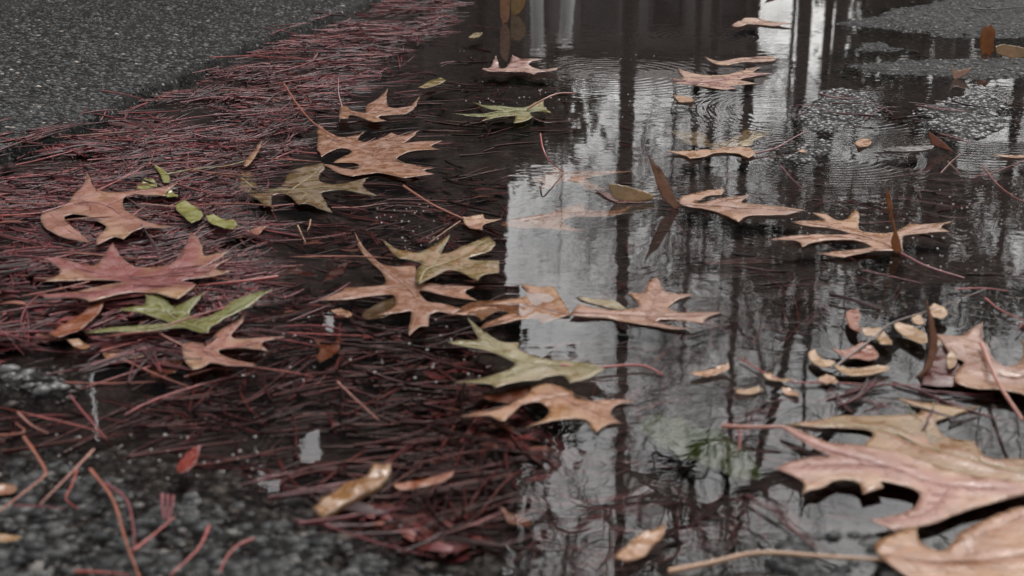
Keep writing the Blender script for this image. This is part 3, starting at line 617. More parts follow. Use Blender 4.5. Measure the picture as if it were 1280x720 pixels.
oak('salmon oak leaf tucked under the pale-tipped olive one',
    c('G', [(54,640),(140,615),(200,625),(270,590),(340,560),(380,500),(450,490),(550,520),(560,560),(600,570),(835,574),(730,600),(720,640),(774,672),(700,680),(660,715),(630,680),(620,655),(540,650),(440,660),(345,698),(440,640),(455,605),(400,575),(340,590),(300,620),(250,668),(220,660),(190,640),(130,645)]),
    'orange', z=.0010, amp=.002, curl=.0, veins=[c('G', [(560,540),(450,560),(330,585),(60,640)]), c('G', [(500,550),(600,600),(720,650),(765,670)]), c('G', [(560,545),(680,585),(825,576)])])
oak('torn orange arm of an oak leaf left of the salmon leaf, half drowned', c('G', [(146,555),(220,535),(330,505),(375,500),(345,555),(260,585),(200,575)]), 'rust', z=-.001, amp=.001)
oak('large mottled tan oak leaf at the right edge with a round hole in its outline',
    c('H', [(885,285),(1000,300),(1060,262),(1095,246),(1085,310),(1125,335),(1140,400),(1180,430),(1250,420),(1278,370),(1265,310),(1330,285),(1400,330),(1450,450),(1400,560),(1330,625),(1280,560),(1200,535),(1100,530),(1000,510),(960,490),(980,440),(1022,403),(960,385),(920,330)]),
    'tan', z=.005, amp=.004, curl=.003, veins=[c('H', [(1430,440),(1250,470),(1100,440),(990,370),(900,295)]), c('H', [(1150,450),(1100,350),(1092,260)])],
    stem=c('H', [(1090,318),(1165,490),(1275,660)]), stemz=[.010,.014,.020], stemmat='pinkish', sr=.0013)
oak('mottled yellow-brown oak leaf, farthest of three big near right leaves',
    c('L', [(215,40),(360,18),(500,-5),(800,0),(835,-20),(708,-70),(850,-50),(1000,-32),(1088,-44),(920,20),(880,30),(930,95),(1060,115),(1110,200),(1280,195),(1420,230),(1500,290),(1400,330),(1100,320),(800,290),(620,210),(560,135),(622,82),(540,62),(380,60)]),
    'mottle', z=.0006, amp=.0028, curl=.001, veins=[c('L', [(1480,290),(1200,240),(900,160),(640,60),(240,40)]), c('L', [(900,160),(830,30),(730,-60)])], res=.004)
oak('pink oak leaf in the near right corner, its pink stem running left',
    c('L', [(196,42),(260,60),(400,120),(560,130),(760,170),(1000,260),(1200,290),(1450,300),(1300,350),(1100,400),(1000,425),(880,480),(760,500),(700,512),(590,468),(760,430),(810,390),(820,330),(640,293),(655,322),(565,347),(550,295),(440,280),(390,320),(295,343),(310,290),(172,232),(330,178),(420,180),(350,150),(240,85)]),
    'pink', z=.0042, amp=.0020, curl=.0004, veins=[c('L', [(200,50),(400,150),(650,220),(900,300),(1200,330)]), c('L', [(650,225),(420,215),(190,235)]), c('L', [(950,310),(860,420),(640,470)])], res=.004,
    stem=c('L', [(-60,45),(60,50),(206,48)]), stemz=[.004,.007,.0085], stemmat='pinkish', sr=.0013)
oak('broad tan oak leaf cut off by the lower right corner of the picture',
    c('L', [(604,576),(700,530),(806,497),(810,560),(880,602),(940,590),(990,520),(1100,470),(1280,400),(1420,400),(1600,560),(1600,820),(1200,900),(960,840),(840,780),(760,715),(700,680),(640,640)]),
    'orange', z=.0075, amp=.0025, curl=.0, veins=[c('L', [(660,620),(860,650),(1100,640),(1500,600)]), c('L', [(1000,645),(1080,540),(1300,440)])], res=.004,
    stem=c('L', [(-300,690),(-120,655),(100,608),(400,625),(660,640)]), stemz=[.002,.004,.006,.006,.006], stemmat='tan', sr=.0012)

# leaves that stand up out of the water
def up(label, pts, mat, foot, **k): L.append(up_leaf('curled_leaf', label, 'leaf', pts, mat, onz(*foot).y, **k))
up('dark brown leaf standing up like a spike over the middle right water', c('C', [(740,38),(780,95),(800,100),(830,165),(870,245),(888,278),(870,292),(810,245),(780,170),(758,95)]), 'tan', c('C', [(870,288)])[0], lean=.15, bend=.5, veins=[c('C', [(742,45),(800,170),(876,285)])])
boat = oak('folded boat-shaped brown leaf floating left of the upright spike', c('C', [(508,204),(570,215),(600,240),(690,258),(765,252),(800,245),(720,262),(610,262),(560,240)]), 'maroon', z=.001, amp=.001)
up_leaf('', '', '', c('C', [(568,181),(640,189),(700,204),(775,232),(768,250),(690,258),(605,250),(580,225)]), 'mottle', onz(*c('C', [(680,258)])[0]).y, lean=.7, bend=.5, parent=boat, part='raised_side')
up('tan strip of leaf standing upright in the dark water at the far edge', c('N', [(976,-40),(1005,-60),(1016,0),(1015,60),(1005,92),(985,96),(975,60)]), 'tan', c('N', [(992,94)])[0], lean=.05, bend=.2)
up('mottled brown-gold leaf standing beside the tan strip at the far edge', c('N', [(1016,-30),(1050,-50),(1080,-20),(1078,20),(1050,60),(1020,62)]), 'mottle', c('N', [(1045,60)])[0], lean=.2, bend=.5)
up('rust-orange leaf standing upright on the far right strip of asphalt', c('P', [(1027,128),(1040,112),(1052,122),(1066,108),(1079,124),(1091,140),(1083,185),(1089,228),(1068,254),(1050,244),(1034,250),(1026,215),(1018,180)]), 'gold', c('P', [(1052,250)])[0], lean=.1, bend=.6)
up('olive-brown curled leaf lying against the upright rust-orange leaf', c('P', [(1092,215),(1120,203),(1165,207),(1230,222),(1270,240),(1220,262),(1180,268),(1130,252),(1100,245)]), 'mottle', c('P', [(1160,265)])[0], lean=.6, bend=.5)
up('pink folded scrap of leaf on the long strip behind the humps', c('P', [(896,296),(910,318),(940,316),(990,306),(962,340),(917,358),(903,350)]), 'pink', c('P', [(915,356)])[0], lean=.5, bend=.4)
up('brown pointed leaf folded upright in front of the right hump', c('P', [(788,590),(835,620),(880,655),(908,688),(860,668),(810,655),(795,625)]), 'rust', c('P', [(890,685)])[0], lean=.3, bend=.4)
up('dark rust leaf tip hanging at the far edge right of centre', c('O', [(1125,-50),(1195,-30),(1205,-18),(1190,-8),(1160,-12),(1140,-25)]), 'rust', (965, -5), lean=.1, bend=.4)
up('curled tan leaf arm standing up beside the pale seeds', c('H', [(818,98),(848,165),(874,240),(892,310),(880,400),(832,468),(790,470),(835,430),(855,340),(848,230)]), 'tan', c('H', [(820,466)])[0], lean=.25, bend=.6, veins=[c('H', [(822,110),(868,300),(820,460)])])
oak('dark maroon shape under the large mottled tan leaf', c('H', [(826,500),(832,468),(868,400),(892,338),(935,330),(1004,420),(982,507),(900,508)]), 'maroon', z=.003, amp=.003)  # plain maroon shape below the tan outline

# small leaflets, scraps and winged seeds
def bit(name, label, cat, k, pts, mat, z=.002, group=None, amp=.0012, curl=.0015): flat_leaf(name, label, cat, c(k, pts), mat, z=z, group=group, amp=amp, curl=curl)
LF = 'small leaflets scattered among the oak leaves'
bit('leaflet', 'orange-brown leaflet pointing away, left of the green oak leaf', 'leaf', 'E', [(213,290),(240,258),(330,205),(420,152),(470,143),(440,190),(370,255),(262,307)], 'rust', .009, LF, .003)
bit('leaflet', 'short yellow-orange leaf tip just below the orange-brown leaflet', 'leaf', 'E', [(298,312),(350,305),(400,328),(405,352),(350,346)], 'orange', .007, LF)
bit('leaflet', 'tan oval leaflet left of the stem of the pink-brown leaf', 'leaf', 'E', [(452,345),(500,337),(600,358),(645,376),(620,390),(520,393),(460,387)], 'tan', .001, LF)
bit('leaflet', 'dull rust leaflet sunk just below the pink-brown leaf', 'leaf', 'E', [(666,462),(690,410),(740,388),(824,400),(800,435),(720,470),(680,480)], 'rust', -.002, LF)
bit('leaflet', 'pointed yellow leaflet beside the curled tan leaf at the far left shore', 'leaf', 'N', [(648,354),(690,325),(740,314),(765,325),(720,341),(670,357)], 'olive', .006, LF)
bit('leaflet', 'tiny yellow leaflet nearest the far left shore', 'leaf', 'N', [(848,150),(870,135),(908,134),(890,150),(860,156)], 'olive', .001, LF)
bit('leaflet', 'small tan scrap between the salmon leaf and the pale green sunken leaf', 'leaf', 'O', [(716,425),(770,430),(812,440),(800,460),(740,456)], 'orange', .001, LF)
bit('leaflet', 'narrow dusky leaflet with a twisted end near the far edge of the water', 'leaf', 'O', [(968,115),(1035,84),(1110,88),(1255,113),(1160,117),(1060,105),(1000,126)], 'pink', .002, LF, .003)
bit('leaflet', 'round tan leaflet below the gap between the two humps', 'leaf', 'P', [(458,640),(500,624),(542,635),(530,656),(480,671)], 'orange', .001, LF)
bit('leaflet', 'tiny tan scrap on the shallow below the left hump', 'leaf', 'P', [(203,682),(225,675),(250,685),(228,692)], 'orange', .002, LF)
bit('leaflet', 'long slate-grey leaflet in front of the humps', 'leaf', 'P', [(556,677),(700,655),(826,658),(800,676),(660,682)], 'ash', .001, LF)
bit('leaflet', 'flat tan leaflet at the right edge in front of the right hump', 'leaf', 'P', [(1082,705),(1150,697),(1240,699),(1260,708),(1180,713)], 'orange', .001, LF)
bit('leaflet', 'orange sliver of leaf right of the red stem in the middle', 'leaf', 'G', [(1072,456),(1150,435),(1245,419),(1254,440),(1200,456),(1140,470),(1090,466)], 'orange', .002, LF)
bit('leaflet', 'bright red oval leaflet alone on the near left asphalt', 'leaf', 'I', [(783,232),(800,190),(850,150),(893,138),(880,190),(850,237),(810,264),(785,256)], 'red', .006, LF)
bit('leaflet', 'straight orange strip of leaf right of the cone scale', 'leaf', 'J', [(746,312),(830,290),(1024,260),(1010,290),(850,326),(770,332)], 'rust', .0, LF)
bit('leaflet', 'tan crumpled leaflet at the bottom edge below the branch reflections', 'leaf', 'K', [(596,640),(640,600),(680,540),(760,510),(825,497),(815,540),(760,590),(700,640),(650,662)], 'orange', .003, LF, .003)
bit('leaflet', 'small drowned reddish leaflet at the left end of the branch reflections', 'leaf', 'K', [(90,430),(160,445),(240,470),(220,500),(130,490)], 'rust', -.002, LF)
bit('leaflet', 'pale tan leaf end at the lower left corner', 'leaf', 'I', [(-40,536),(40,528),(105,545),(70,560),(-40,562)], 'seed', .006, LF)
bit('leaflet', 'tan leaf end on the left edge beside the bent orange needle', 'leaf', 'I', [(-40,312),(60,310),(80,330),(40,362),(-40,360)], 'tan', .003, LF)
bit('leaflet', 'dark green lobed patch sunk in the lower middle water', 'leaf', 'K', [(690,45),(740,5),(790,-20),(830,10),(890,-5),(940,45),(1010,60),(1060,50),(1110,95),(1190,150),(1210,195),(1265,250),(1250,285),(1180,270),(1130,290),(1060,230),(990,225),(950,190),(880,195),(850,150),(780,130),(740,80)], 'dgreen', -.0016, LF, .0006, .0)  # flat dark green shape just under the surface
bit('leaflet', 'dull red curved leaflet sunk in the dark water left of centre', 'leaf', 'F', [(396,300),(440,305),(470,330),(520,290),(515,350),(450,400),(425,414),(405,380),(430,350)], 'rust', -.003, LF)
bit('leaflet', 'brick-red leaflet drowned right of the green oak leaf', 'leaf', 'B', [(436,625),(460,580),(500,545),(550,532),(540,570),(480,605)], 'maroon', -.002, LF)
bit('leaflet', 'long maroon leaflet drowned above the bright red stem', 'leaf', 'B', [(250,548),(320,548),(425,590),(400,598),(300,580)], 'maroon', -.002, LF)
bit('leaflet', 'rusty leaflet just right of the lime seeds', 'leaf', 'B', [(25,410),(90,385),(190,375),(150,405),(50,425)], 'rust', .002, LF)
bit('leaflet', 'small tan leaflet under the left arm of the orange oak leaf', 'leaf', 'F', [(475,178),(520,168),(570,185),(565,208),(520,203)], 'tan', -.0005, LF)
bit('leaflet', 'brown leaflet drowned beneath the orange oak leaf', 'leaf', 'F', [(605,200),(640,160),(760,125),(770,180),(700,205),(640,218)], 'brown', -.003, LF)
SG = 'winged seeds on the left needles'; SR = 'winged seeds round the grey twig'
for t, p in (('lime winged seed under the tip of the pink and tan leaf', [(605,205),(640,163),(690,168),(705,195),(660,208)]), ('lime crescent seed wing standing above the other lime seeds', [(683,98),(730,115),(757,150),(752,184),(725,176),(715,140)]),
             ('small lime seed wing over the right tip of the pink and tan leaf', [(728,215),(760,210),(798,235),(775,247),(735,236)]), ('pair of lime seed wings in the middle of the left seed chain', [(773,275),(820,261),(870,280),(908,310),(890,345),(850,362),(820,330),(790,300)]),
             ('yellowish long seed wing at the right end of the left seed chain', [(913,325),(950,317),(1000,340),(1040,338),(1058,370),(1035,397),(980,375),(930,350)])):
    bit('winged_seed', t, 'seed', 'A', p, 'lime', .011, SG, .002, .002)
for t, p, m, z in (('rust-brown leaf scrap left of the seed twig', [(483,190),(500,170),(545,163),(557,200),(542,225),(557,277),(510,257),(495,230)], 'rust', .005), ('tan seed wing just right of the rust-brown scrap', [(553,253),(640,253),(692,300),(693,333),(640,325),(620,285),(570,282)], 'seed', .004),
             ('roundest pale seed wing, farthest up the grey twig', [(848,165),(880,143),(930,163),(948,190),(910,214),(850,196)], 'seed', .006), ('small pale seed wing second up the grey twig', [(778,195),(820,188),(843,230),(810,242),(783,226)], 'seed', .005),
             ('large pale seed wing leaning on the curled tan leaf arm', [(698,240),(720,228),(790,243),(848,275),(853,322),(820,327),(770,300),(730,276)], 'seed', .005), ('rust triangular scrap under the grey twig', [(423,345),(490,350),(560,318),(600,328),(643,382),(590,402),(540,385),(500,387),(450,366)], 'rust', .003),
             ('pale knobbly seed at the left end of the group', [(313,366),(350,348),(375,385),(443,400),(430,416),(390,430),(340,406)], 'seed', .004), ('long pale seed wing lying crosswise, lowest of the group', [(433,415),(520,430),(620,417),(684,425),(682,439),(590,464),(500,464),(450,441)], 'seed', .003),
             ('thin tan seed on the red needle', [(118,460),(150,449),(180,470),(255,481),(220,494),(140,481)], 'seed', .002), ('short tan seed wing right of the thin one on the red needle', [(358,480),(400,459),(440,470),(453,496),(400,502)], 'orange', .002),
             ('tan sliver of seed beside the branch reflections', [(-5,525),(100,514),(124,526),(80,546),(0,547)], 'seed', .001), ('small slanting tan seed below the thin one', [(198,520),(240,519),(288,548),(272,562),(210,541)], 'orange', .001),
             ('tiny pale seed grain beside the curled tan leaf arm', [(875,318),(885,306),(903,306),(912,322),(900,334),(882,333)], 'seed', .009), ('pale seed wing lying on the dark maroon shape', [(935,370),(955,355),(985,380),(975,420),(945,440),(935,410)], 'seed', .006)):
    bit('winged_seed', t, 'seed', 'H', p, m, z, SR, .001, .001)
# the cone scale
flat_leaf('cone_scale', 'knobbly orange-brown cone piece in the lower left water', 'cone', c('J', [(396,407),(440,370),(520,310),(640,268),(660,225),(742,218),(742,250),(690,300),(600,360),(520,397),(440,437)]), 'cone', z=.004, amp=.004, thick=.004)

# ------------------------------------------------------------------ stalks, twigs and single needles
def stalk(name, label, cat, k, pts, mat, zs, r, group=None, forks=()):
    P = c(k, pts); zs = zs if isinstance(zs, (list, tuple)) else [zs]*len(P)
    W3 = [onz(a, b, z) for (a, b), z in zip(P, zs)]; o = W3[0].copy()
    sp = smooth_path([p-o for p in W3], 18); paths = [(sp, np.linspace(r*.95, r*.45, len(sp))*(1+.18*np.sin(np.arange(len(sp))*1.9+P[0][0]))) ]
    for f in forks:
        F3 = [onz(a, b, zs[0])-o for a, b in c(k, f)]; s2 = smooth_path(F3, 12); paths.append((s2, np.linspace(r*.8, r*.4, len(s2))))
    ob = tubes(name, paths, SM.get(mat) or mat, None, 7, [.6]*len(paths)); ob.location = o
    return tag(ob, label, cat, group)
stalk('twig', 'thin black twig lying on the far right asphalt', 'twig', 'P', [(975,34),(1050,43),(1150,36),(1300,30)], 'dark', .010, .0016)
stalk('twig', 'thin grey twig carrying the pale seeds, running up to the right', 'twig', 'H', [(435,425),(520,360),(600,300),(680,232),(800,190),(930,145),(1110,75)], 'grey', [.002,.004,.006,.006,.006,.006,.003], .0008)
stalk('twig', 'short black twig at the rim of the far left asphalt', 'twig', 'M', [(955,160),(1020,172),(1078,205)], 'dark', .018, .0013)
stalk('grass_stalk', 'dry pale grass stalk among the needles above the lime seeds', 'grass stalk', 'A', [(740,135),(860,112),(1000,98),(1090,75)], 'olive', .012, .0008)
bit('leaflet', 'dry narrow leaf standing at the right end of the grass stalk', 'leaf', 'A', [(1080,98),(1100,60),(1140,15),(1168,-10),(1150,30),(1120,80),(1095,102)], 'tan', .010, LF, .003)
NG = 'single pine needles'
def needle(label, k, pts, z, r=.0008, mat='red', forks=()): stalk('pine_needle', label, 'pine needle', k, pts, mat, z, r, NG, forks)
needle('thick orange needle bent like an elbow at the left edge near the bottom', 'I', [(105,92),(160,170),(200,240),(195,268),(120,330),(-40,450)], .006, .0011, 'orange')
needle('straight pale needle slanting right of the elbow-bent one', 'I', [(417,148),(300,270),(178,392)], .006, .0008, 'pinkish')
needle('short crooked needle crossing the straight pale one', 'I', [(342,240),(318,310),(293,368),(345,412)], .005, .0007, 'red')
needle('long orange-red needle running down to the bottom edge', 'I', [(400,236),(500,370),(560,560),(625,730)], .008, .0011, 'orange')
needle('maroon needle joined at the foot to the long orange-red one', 'I', [(470,300),(560,370),(590,480),(600,605)], .007, .0010, 'maroon')
needle('reddish needle slanting up right from the needle bundle', 'I', [(590,600),(680,530),(775,448)], .008, .0010, 'red')
needle('short stack of needles above the slanting reddish one', 'I', [(720,350),(722,400),(728,460)], .008, .0011, 'maroon', forks=([(745,352),(745,400),(738,460)], [(770,355),(765,400),(748,462)]))
needle('pink needle across the dark water at the left edge above the elbow-bent one', 'I', [(80,-15),(140,40),(215,78)], .005, .0008, 'pinkish')
needle('orange needle reaching in from the left edge to the elbow bend', 'I', [(-40,88),(50,82),(110,68),(70,30)], .006, .0008, 'orange')
needle('faint red needle curving to the bottom edge, left of the cone piece', 'I', [(930,488),(880,590),(755,710)], .006, .0009, 'red')
needle('curved red needle nearest the cone piece on the grey stones', 'I', [(1125,545),(1050,580),(1000,640),(975,700)], .006, .0008, 'red')
needle('level needle on the stones below the straight pale one', 'I', [(60,398),(180,402),(290,412)], .005, .0007, 'maroon')
needle('level needle at the bottom edge left of the long orange-red one', 'I', [(330,690),(450,695),(570,705)], .006, .0009, 'red')
needle('single needle slanting through the dark water left of centre', 'F', [(505,488),(580,560),(690,660)], .001, .0007, 'pinkish')
needle('level red needle in the dark water left of the salmon leaf', 'F', [(290,270),(450,278),(635,284)], .001, .0007, 'red')
needle('pale needle in two parts floating below the olive-brown leaf', 'B', [(480,283),(600,280),(725,262)], .001, .0006, 'pinkish')
needle('short upright pale needle below the olive-brown leaf', 'B', [(328,362),(345,400),(363,440)], .002, .0007, 'tan')
needle('short pale needle right of the short upright one', 'B', [(385,335),(380,365),(370,385)], .002, .0006, 'tan')
needle('thin tan needle joining the small pinkish leaf from below left', 'B', [(1050,342),(980,390),(910,440)], .001, .0005, 'tan')
needle('long straight needle on the left needles pointing at the pink and tan leaf', 'A', [(430,208),(520,165),(620,115)], .015, .0009, 'red')
needle('thick red needle crossing the far left shore level', 'M', [(840,230),(1000,224),(1150,232),(1290,242)], .018, .0011, 'red')
needle('maroon needle slanting over the thick red one at the far left shore', 'M', [(1090,292),(1180,270),(1260,240)], .018, .0010, 'maroon')
needle('dark needle slanting over the right water above the tan fingered leaf', 'D', [(200,95),(245,150),(300,200)], .001, .0006, 'maroon')
needle('thin crossed needles in front of the right hump', 'D', [(910,128),(960,75),(1005,40)], .001, .0005, 'pinkish', forks=([(940,75),(970,105),(1000,135)],))
needle('long needle at the right edge sloping down to the right', 'D', [(1095,95),(1160,175),(1230,230),(1300,265)], .001, .0006, 'red', forks=([(1055,145),(1160,120),(1285,70)],))
needle('level maroon needle beyond the round seed wing', 'D', [(560,560),(700,590),(830,620)], .0, .0006, 'maroon')
needle('red needle sloping to the right edge above the round hole leaf', 'H', [(1105,115),(1180,170),(1290,220)], .003, .0009, 'red', forks=([(980,75),(1100,72),(1215,85)],))
needle('long level red needle running through the seeds', 'H', [(20,385),(200,480),(420,492),(620,500),(860,502)], .002, .0007, 'red')
needle('short upright needle hanging from the pink stem near the bottom', 'K', [(1155,60),(1156,100),(1152,150)], .003, .0009, 'red')
needle('thin curved dark needle across the bright reflection in the middle', 'G', [(755,278),(840,285),(960,305)], .001, .0004, 'dark')
for k in range(90):                        # look-alike needles lying loose on the mat and the water
    rng = random.Random(900+k)
    while True:
        px, py = rng.uniform(0, 640), rng.uniform(60, 640)
        g = onz(px, py); d = float(sdist(MATP, np.array([g.x]), np.array([g.y]))[0])
        if d > -.10: break
    inm = d > 0; z = .012 if inm else .0008
    p = needle_path(g.x, g.y, z, rng.gauss(.1, .6), rng.uniform(.04, .10), rng.gauss(0, .5), None, rng.gauss(0, .004) if inm else 0)
    o = Vector(p[0]); ob = tubes('pine_needle', [([Vector(q)-o for q in p], .0007*np.array([.6, 1, 1.1, 1.1, 1, .8, .4]))], M_NEED, None, 5, [rng.uniform(.45, 1)]); ob.location = o
    tag(ob, 'loose reddish pine needle lying on the left needle drift or afloat just beside it', 'pine needle', 'loose pine needles at the left')

# specks afloat
def specks():
    rng = np.random.default_rng(5); V = []; F = []
    zones = [((1100,225,1290,345), 90), ((980,225,1110,300), 25), ((470,255,560,320), 40), ((300,395,620,480), 45), ((760,120,900,150), 30), ((600,110,760,150), 30), ((60,540,330,600), 40), ((560,60,1000,140), 40)]
    for (a, b, cc, d), n in zones:
        for _ in range(n):
            q = onz(rng.uniform(a, cc), rng.uniform(b, d), .0006); r = rng.uniform(.0003, .0009)*(1+.3*q.y); o = len(V)
            for i in range(6):
                V.append((q.x+r*math.cos(i*1.047)*rng.uniform(.7, 1.5), q.y+r*math.sin(i*1.047), .0006))
            V.append((q.x, q.y, .0006+r*.5)); V.append((q.x, q.y, -.0004))
            for i in range(6): F.append((o+i, o+(i+1) % 6, o+6)); F.append((o+(i+1) % 6, o+i, o+7))
    tag(mobj('floating_specks', V, F, plain('pale_speck', (.42, .38, .35), .4)), 'tiny pale specks afloat on the puddle', 'specks', kind='stuff')
specks()

# ------------------------------------------------------------------ the street that the water mirrors
def box(x0, x1, y0, y1, z0, z1):
    V = [(x, y, z) for z in (z0, z1) for y in (y0, y1) for x in (x0, x1)]
    return V, [(0,2,3,1), (4,5,7,6), (0,1,5,4), (2,6,7,3), (0,4,6,2), (1,3,7,5)]
def boxes(name, bl, mat, parent=None):
    V = []; F = []
    for b in bl:
        v, f = box(*b); F += [tuple(i+len(V) for i in q) for q in f]; V += v
    return mobj(name, V, F, mat, parent, smooth=False)
M_DARKWALL = plain('dark_screen', (.065, .055, .053), .8, .4, 3, .004); M_FAR = plain('brown_render', (.30, .28, .27), .85, .3, 2, .004)
M_TRIM = plain('grey_brown_trim', (.13, .11, .11), .7, .3, 3, .002); M_GLASS = plain('dim_glass', (.02, .022, .025), .08, .2, 2, .0); M_WHITE = plain('white_paint', (.78, .77, .75), .5, .15, 6, .001)
M_ROOF = plain('slate_roof', (.05, .048, .05), .7, .4, 4, .004); M_BARK = plain('wet_bark', (.035, .028, .025), .8, .5, 20, .01); M_CURT = plain('white_curtain', (.8, .8, .8), .9, .1, 8, .001)
D1 = 9.0
xr = mirr(624, 200, D1).x; x0 = -7.5
b1 = tag(empty('standin_wall', (xr-3, D1, 0)), 'tall dark stand-in wall added to darken the left half of the puddle', 'wall')  # added wall that gives the water its dark left reflection
ox, oy = b1.location.x, b1.location.y
ops = []  # openings cut so that pale patches of sky show in the reflection
for pa, pb, pt, pbm in ((117, 128, 430, 560), (318, 329, 590, 619), (329, 348, 598, 623), (373, 381, 558, 588), (381, 390, 545, 590), (390, 401, 534, 584), (412, 424, 396, 420)):
    A, B = mirr(pa, pt, D1), mirr(pb, pbm, D1); ops.append((mirr(pa, 580, D1).x-ox, mirr(pb, 580, D1).x-ox, A.z, B.z))
bl = []; cx = x0-ox
for a, b, za, zb in sorted(ops): bl += ([(cx, a, 0, .12, 0, 8.2)] if a-cx > 1e-5 else [])+[(a, b, 0, .12, 0, za), (a, b, 0, .12, zb, 8.2)]; cx = b
bl.append((cx, xr-ox, 0, .12, 0, 8.2)); boxes('screen_panels', bl, M_DARKWALL, b1)
xa, xb = mirr(530, 100, D1).x, mirr(586, 100, D1).x
boxes('paler_panel', [(xa-ox, xb-ox, -.06, -.003, .1, mirr(560, 190, D1).z)], M_TRIM, b1)  # panel added for the lighter strip in the wall's reflection
xe, zl, zh = mirr(650, 365, D1).x, mirr(640, 366, D1).z, mirr(640, 480, D1).z
boxes('overhang', [(xr-ox+.002, xe-ox, -.25, .12, zl, zh)], M_DARKWALL, b1)  # step added to shape the edge of the dark reflection
boxes('coping', [(x0-.3-ox, xr-ox+.0, -.1, .22, 8.2, 8.35)], M_ROOF, b1)
D2 = 22.0
q0, q1, qt = mirr(600, 100, D2), mirr(945, 100, D2), mirr(700, 118, D2)
b2 = tag(empty('brown_house', (q0.x, D2, 0)), 'long low brown house mirrored behind the trunk in the far water', 'house'); ox = q0.x
boxes('wall', [(0, q1.x-ox, 0, 6, 0, qt.z-.5)], M_FAR, b2)
V, F = box(-.3, q1.x-ox+.3, -.4, 6.4, qt.z-.5, qt.z+.1); V = [(x, y if z < qt.z else (1.2 if y < 3 else 4.8), z) for x, y, z in V]
mobj('roof', V, F, plain('brown_roof', (.20, .18, .17), .8, .3, 3, .004), b2, smooth=False)
for k in range(4):
    f = boxes('window', [(.5+k*1.05, 1.05+k*1.05, -.05, -.003, 1.6, 2.9)], M_TRIM, b2); boxes('pane', [(.56+k*1.05, .99+k*1.05, -.07, -.052, 1.66, 2.84)], M_GLASS, f)
for px, tp, lean in ((667, 62, .03), (722, 50, -.10)):
    q = mirr(px, tp, 11); o = empty('white_post', (q.x, 11, 0))
    tubes('shaft', [([(0, 0, 0), (lean*.5, 0, q.z*.5), (lean, 0, q.z)], [.055, .055, .05])], M_WHITE, o, 10)
    tubes('cap', [([(lean, 0, q.z), (lean, 0, q.z+.03), (lean, 0, q.z+.05)], [.07, .06, .01])], M_WHITE, o, 10)
    tag(o, 'white post mirrored at the far edge, '+('straight and wider one by the dark stand-in wall' if px < 700 else 'slimmer leaning one'), 'post', 'white posts')
# trees
def tree(label, px, D, trunk_r, z_first, height, seed, nmain=9, spread=1.6, levels=4, twig=1.0, lean=.0, rat=.55, name='bare_tree'):
    rng = random.Random(seed); x = mirr(px, 300, D).x; o = empty(name, (x, D, 0))
    tr = [(lean*t*t+.03*math.sin(t*5+seed), .03*math.cos(t*4), t*height) for t in np.linspace(0, 1, 12)]
    rad = np.linspace(trunk_r, trunk_r*.25, 12); tubes('trunk', [(tr, rad)], M_BARK, o, 10)
    paths = []
    def grow(p, d, Ln, r, lv):
        pts = [p.copy()]; q = p.copy(); dd = d.copy(); n = 6
        for i in range(n):
            dd = (dd+Vector((rng.gauss(0, .16), rng.gauss(0, .16), rng.gauss(.03, .13)))).normalized(); q = q+dd*Ln/n; pts.append(q.copy())
            if lv > 0 and i >= 1:
                for _ in range(1 if rng.random() < .75 else 2):
                    ax = Vector((rng.gauss(0, 1), rng.gauss(0, 1), rng.gauss(0, .6))).normalized()
                    nd = (dd+ax*.85).normalized(); grow(q, nd, Ln*rng.uniform(.4, .62), r*(1-i/n*.6)*rat, lv-1)
        paths.append((pts, np.linspace(r, r*.45, len(pts))))
    for k in range(nmain):
        t = rng.uniform(z_first/height, 1); i = min(11, int(t*11)); p = Vector(tr[i]); a = rng.uniform(0, 6.283)
        d = Vector((math.cos(a), math.sin(a)*.7, rng.uniform(.15, .8))).normalized()
        grow(p, d, spread*rng.uniform(.7, 1.1)*(1.15-t*.5), rad[i]*.5*twig, levels-1)
    tubes('crown', paths, M_BARK, o, 4)
    return tag(o, label, 'tree')
tree('bare dark tree mirrored as the straight vertical trunk right of the middle', 783, 12, .085, 3.9, 8.5, 3, 17, 2.2, 4)
tree('bare tree mirrored over the bright lower middle water', 1040, 10.5, .055, 4.1, 7.5, 5, 7, 2.6, 3, 1.5, lean=-1.3, rat=.68)
tree('thin bare tree mirrored by the salmon leaf', 926, 17, .09, 3.2, 9, 8, 20, 2.2, 4)
tree('thin bare tree mirrored by the far right humps', 1019, 16, .06, 3.6, 8, 9, 14, 1.8, 4)
tree('bare bushy tree mirrored behind the straight trunk', 860, 19, .07, 3.4, 7.5, 12, 26, 2.3, 4)
tree('bare tree mirrored in the near right corner', 1180, 11, .07, 4.0, 8.5, 15, 9, 2.2, 4)
for k, (px, D, sd_) in enumerate(((835, 24, 31), (905, 26, 32), (975, 23, 33), (1060, 22, 34), (1150, 24, 35), (700, 30, 36), (1250, 20, 37), (1340, 18, 38))):
    tree(['far bare tree mirrored just right of the straight trunk', 'far bare tree mirrored beyond the upright brown spike', 'far bare tree mirrored left of the left hump', 'far bare tree mirrored between the two humps', 'far bare tree mirrored below the right hump', 'farthest bare tree, mirrored in the bright strip', 'far bare tree mirrored at the right edge', 'bare tree mirrored beyond the right edge'][k], px, D, .042, 2.6+.1*D*.3, 9.5, sd_, 34, 2.4, 4, 1.1)
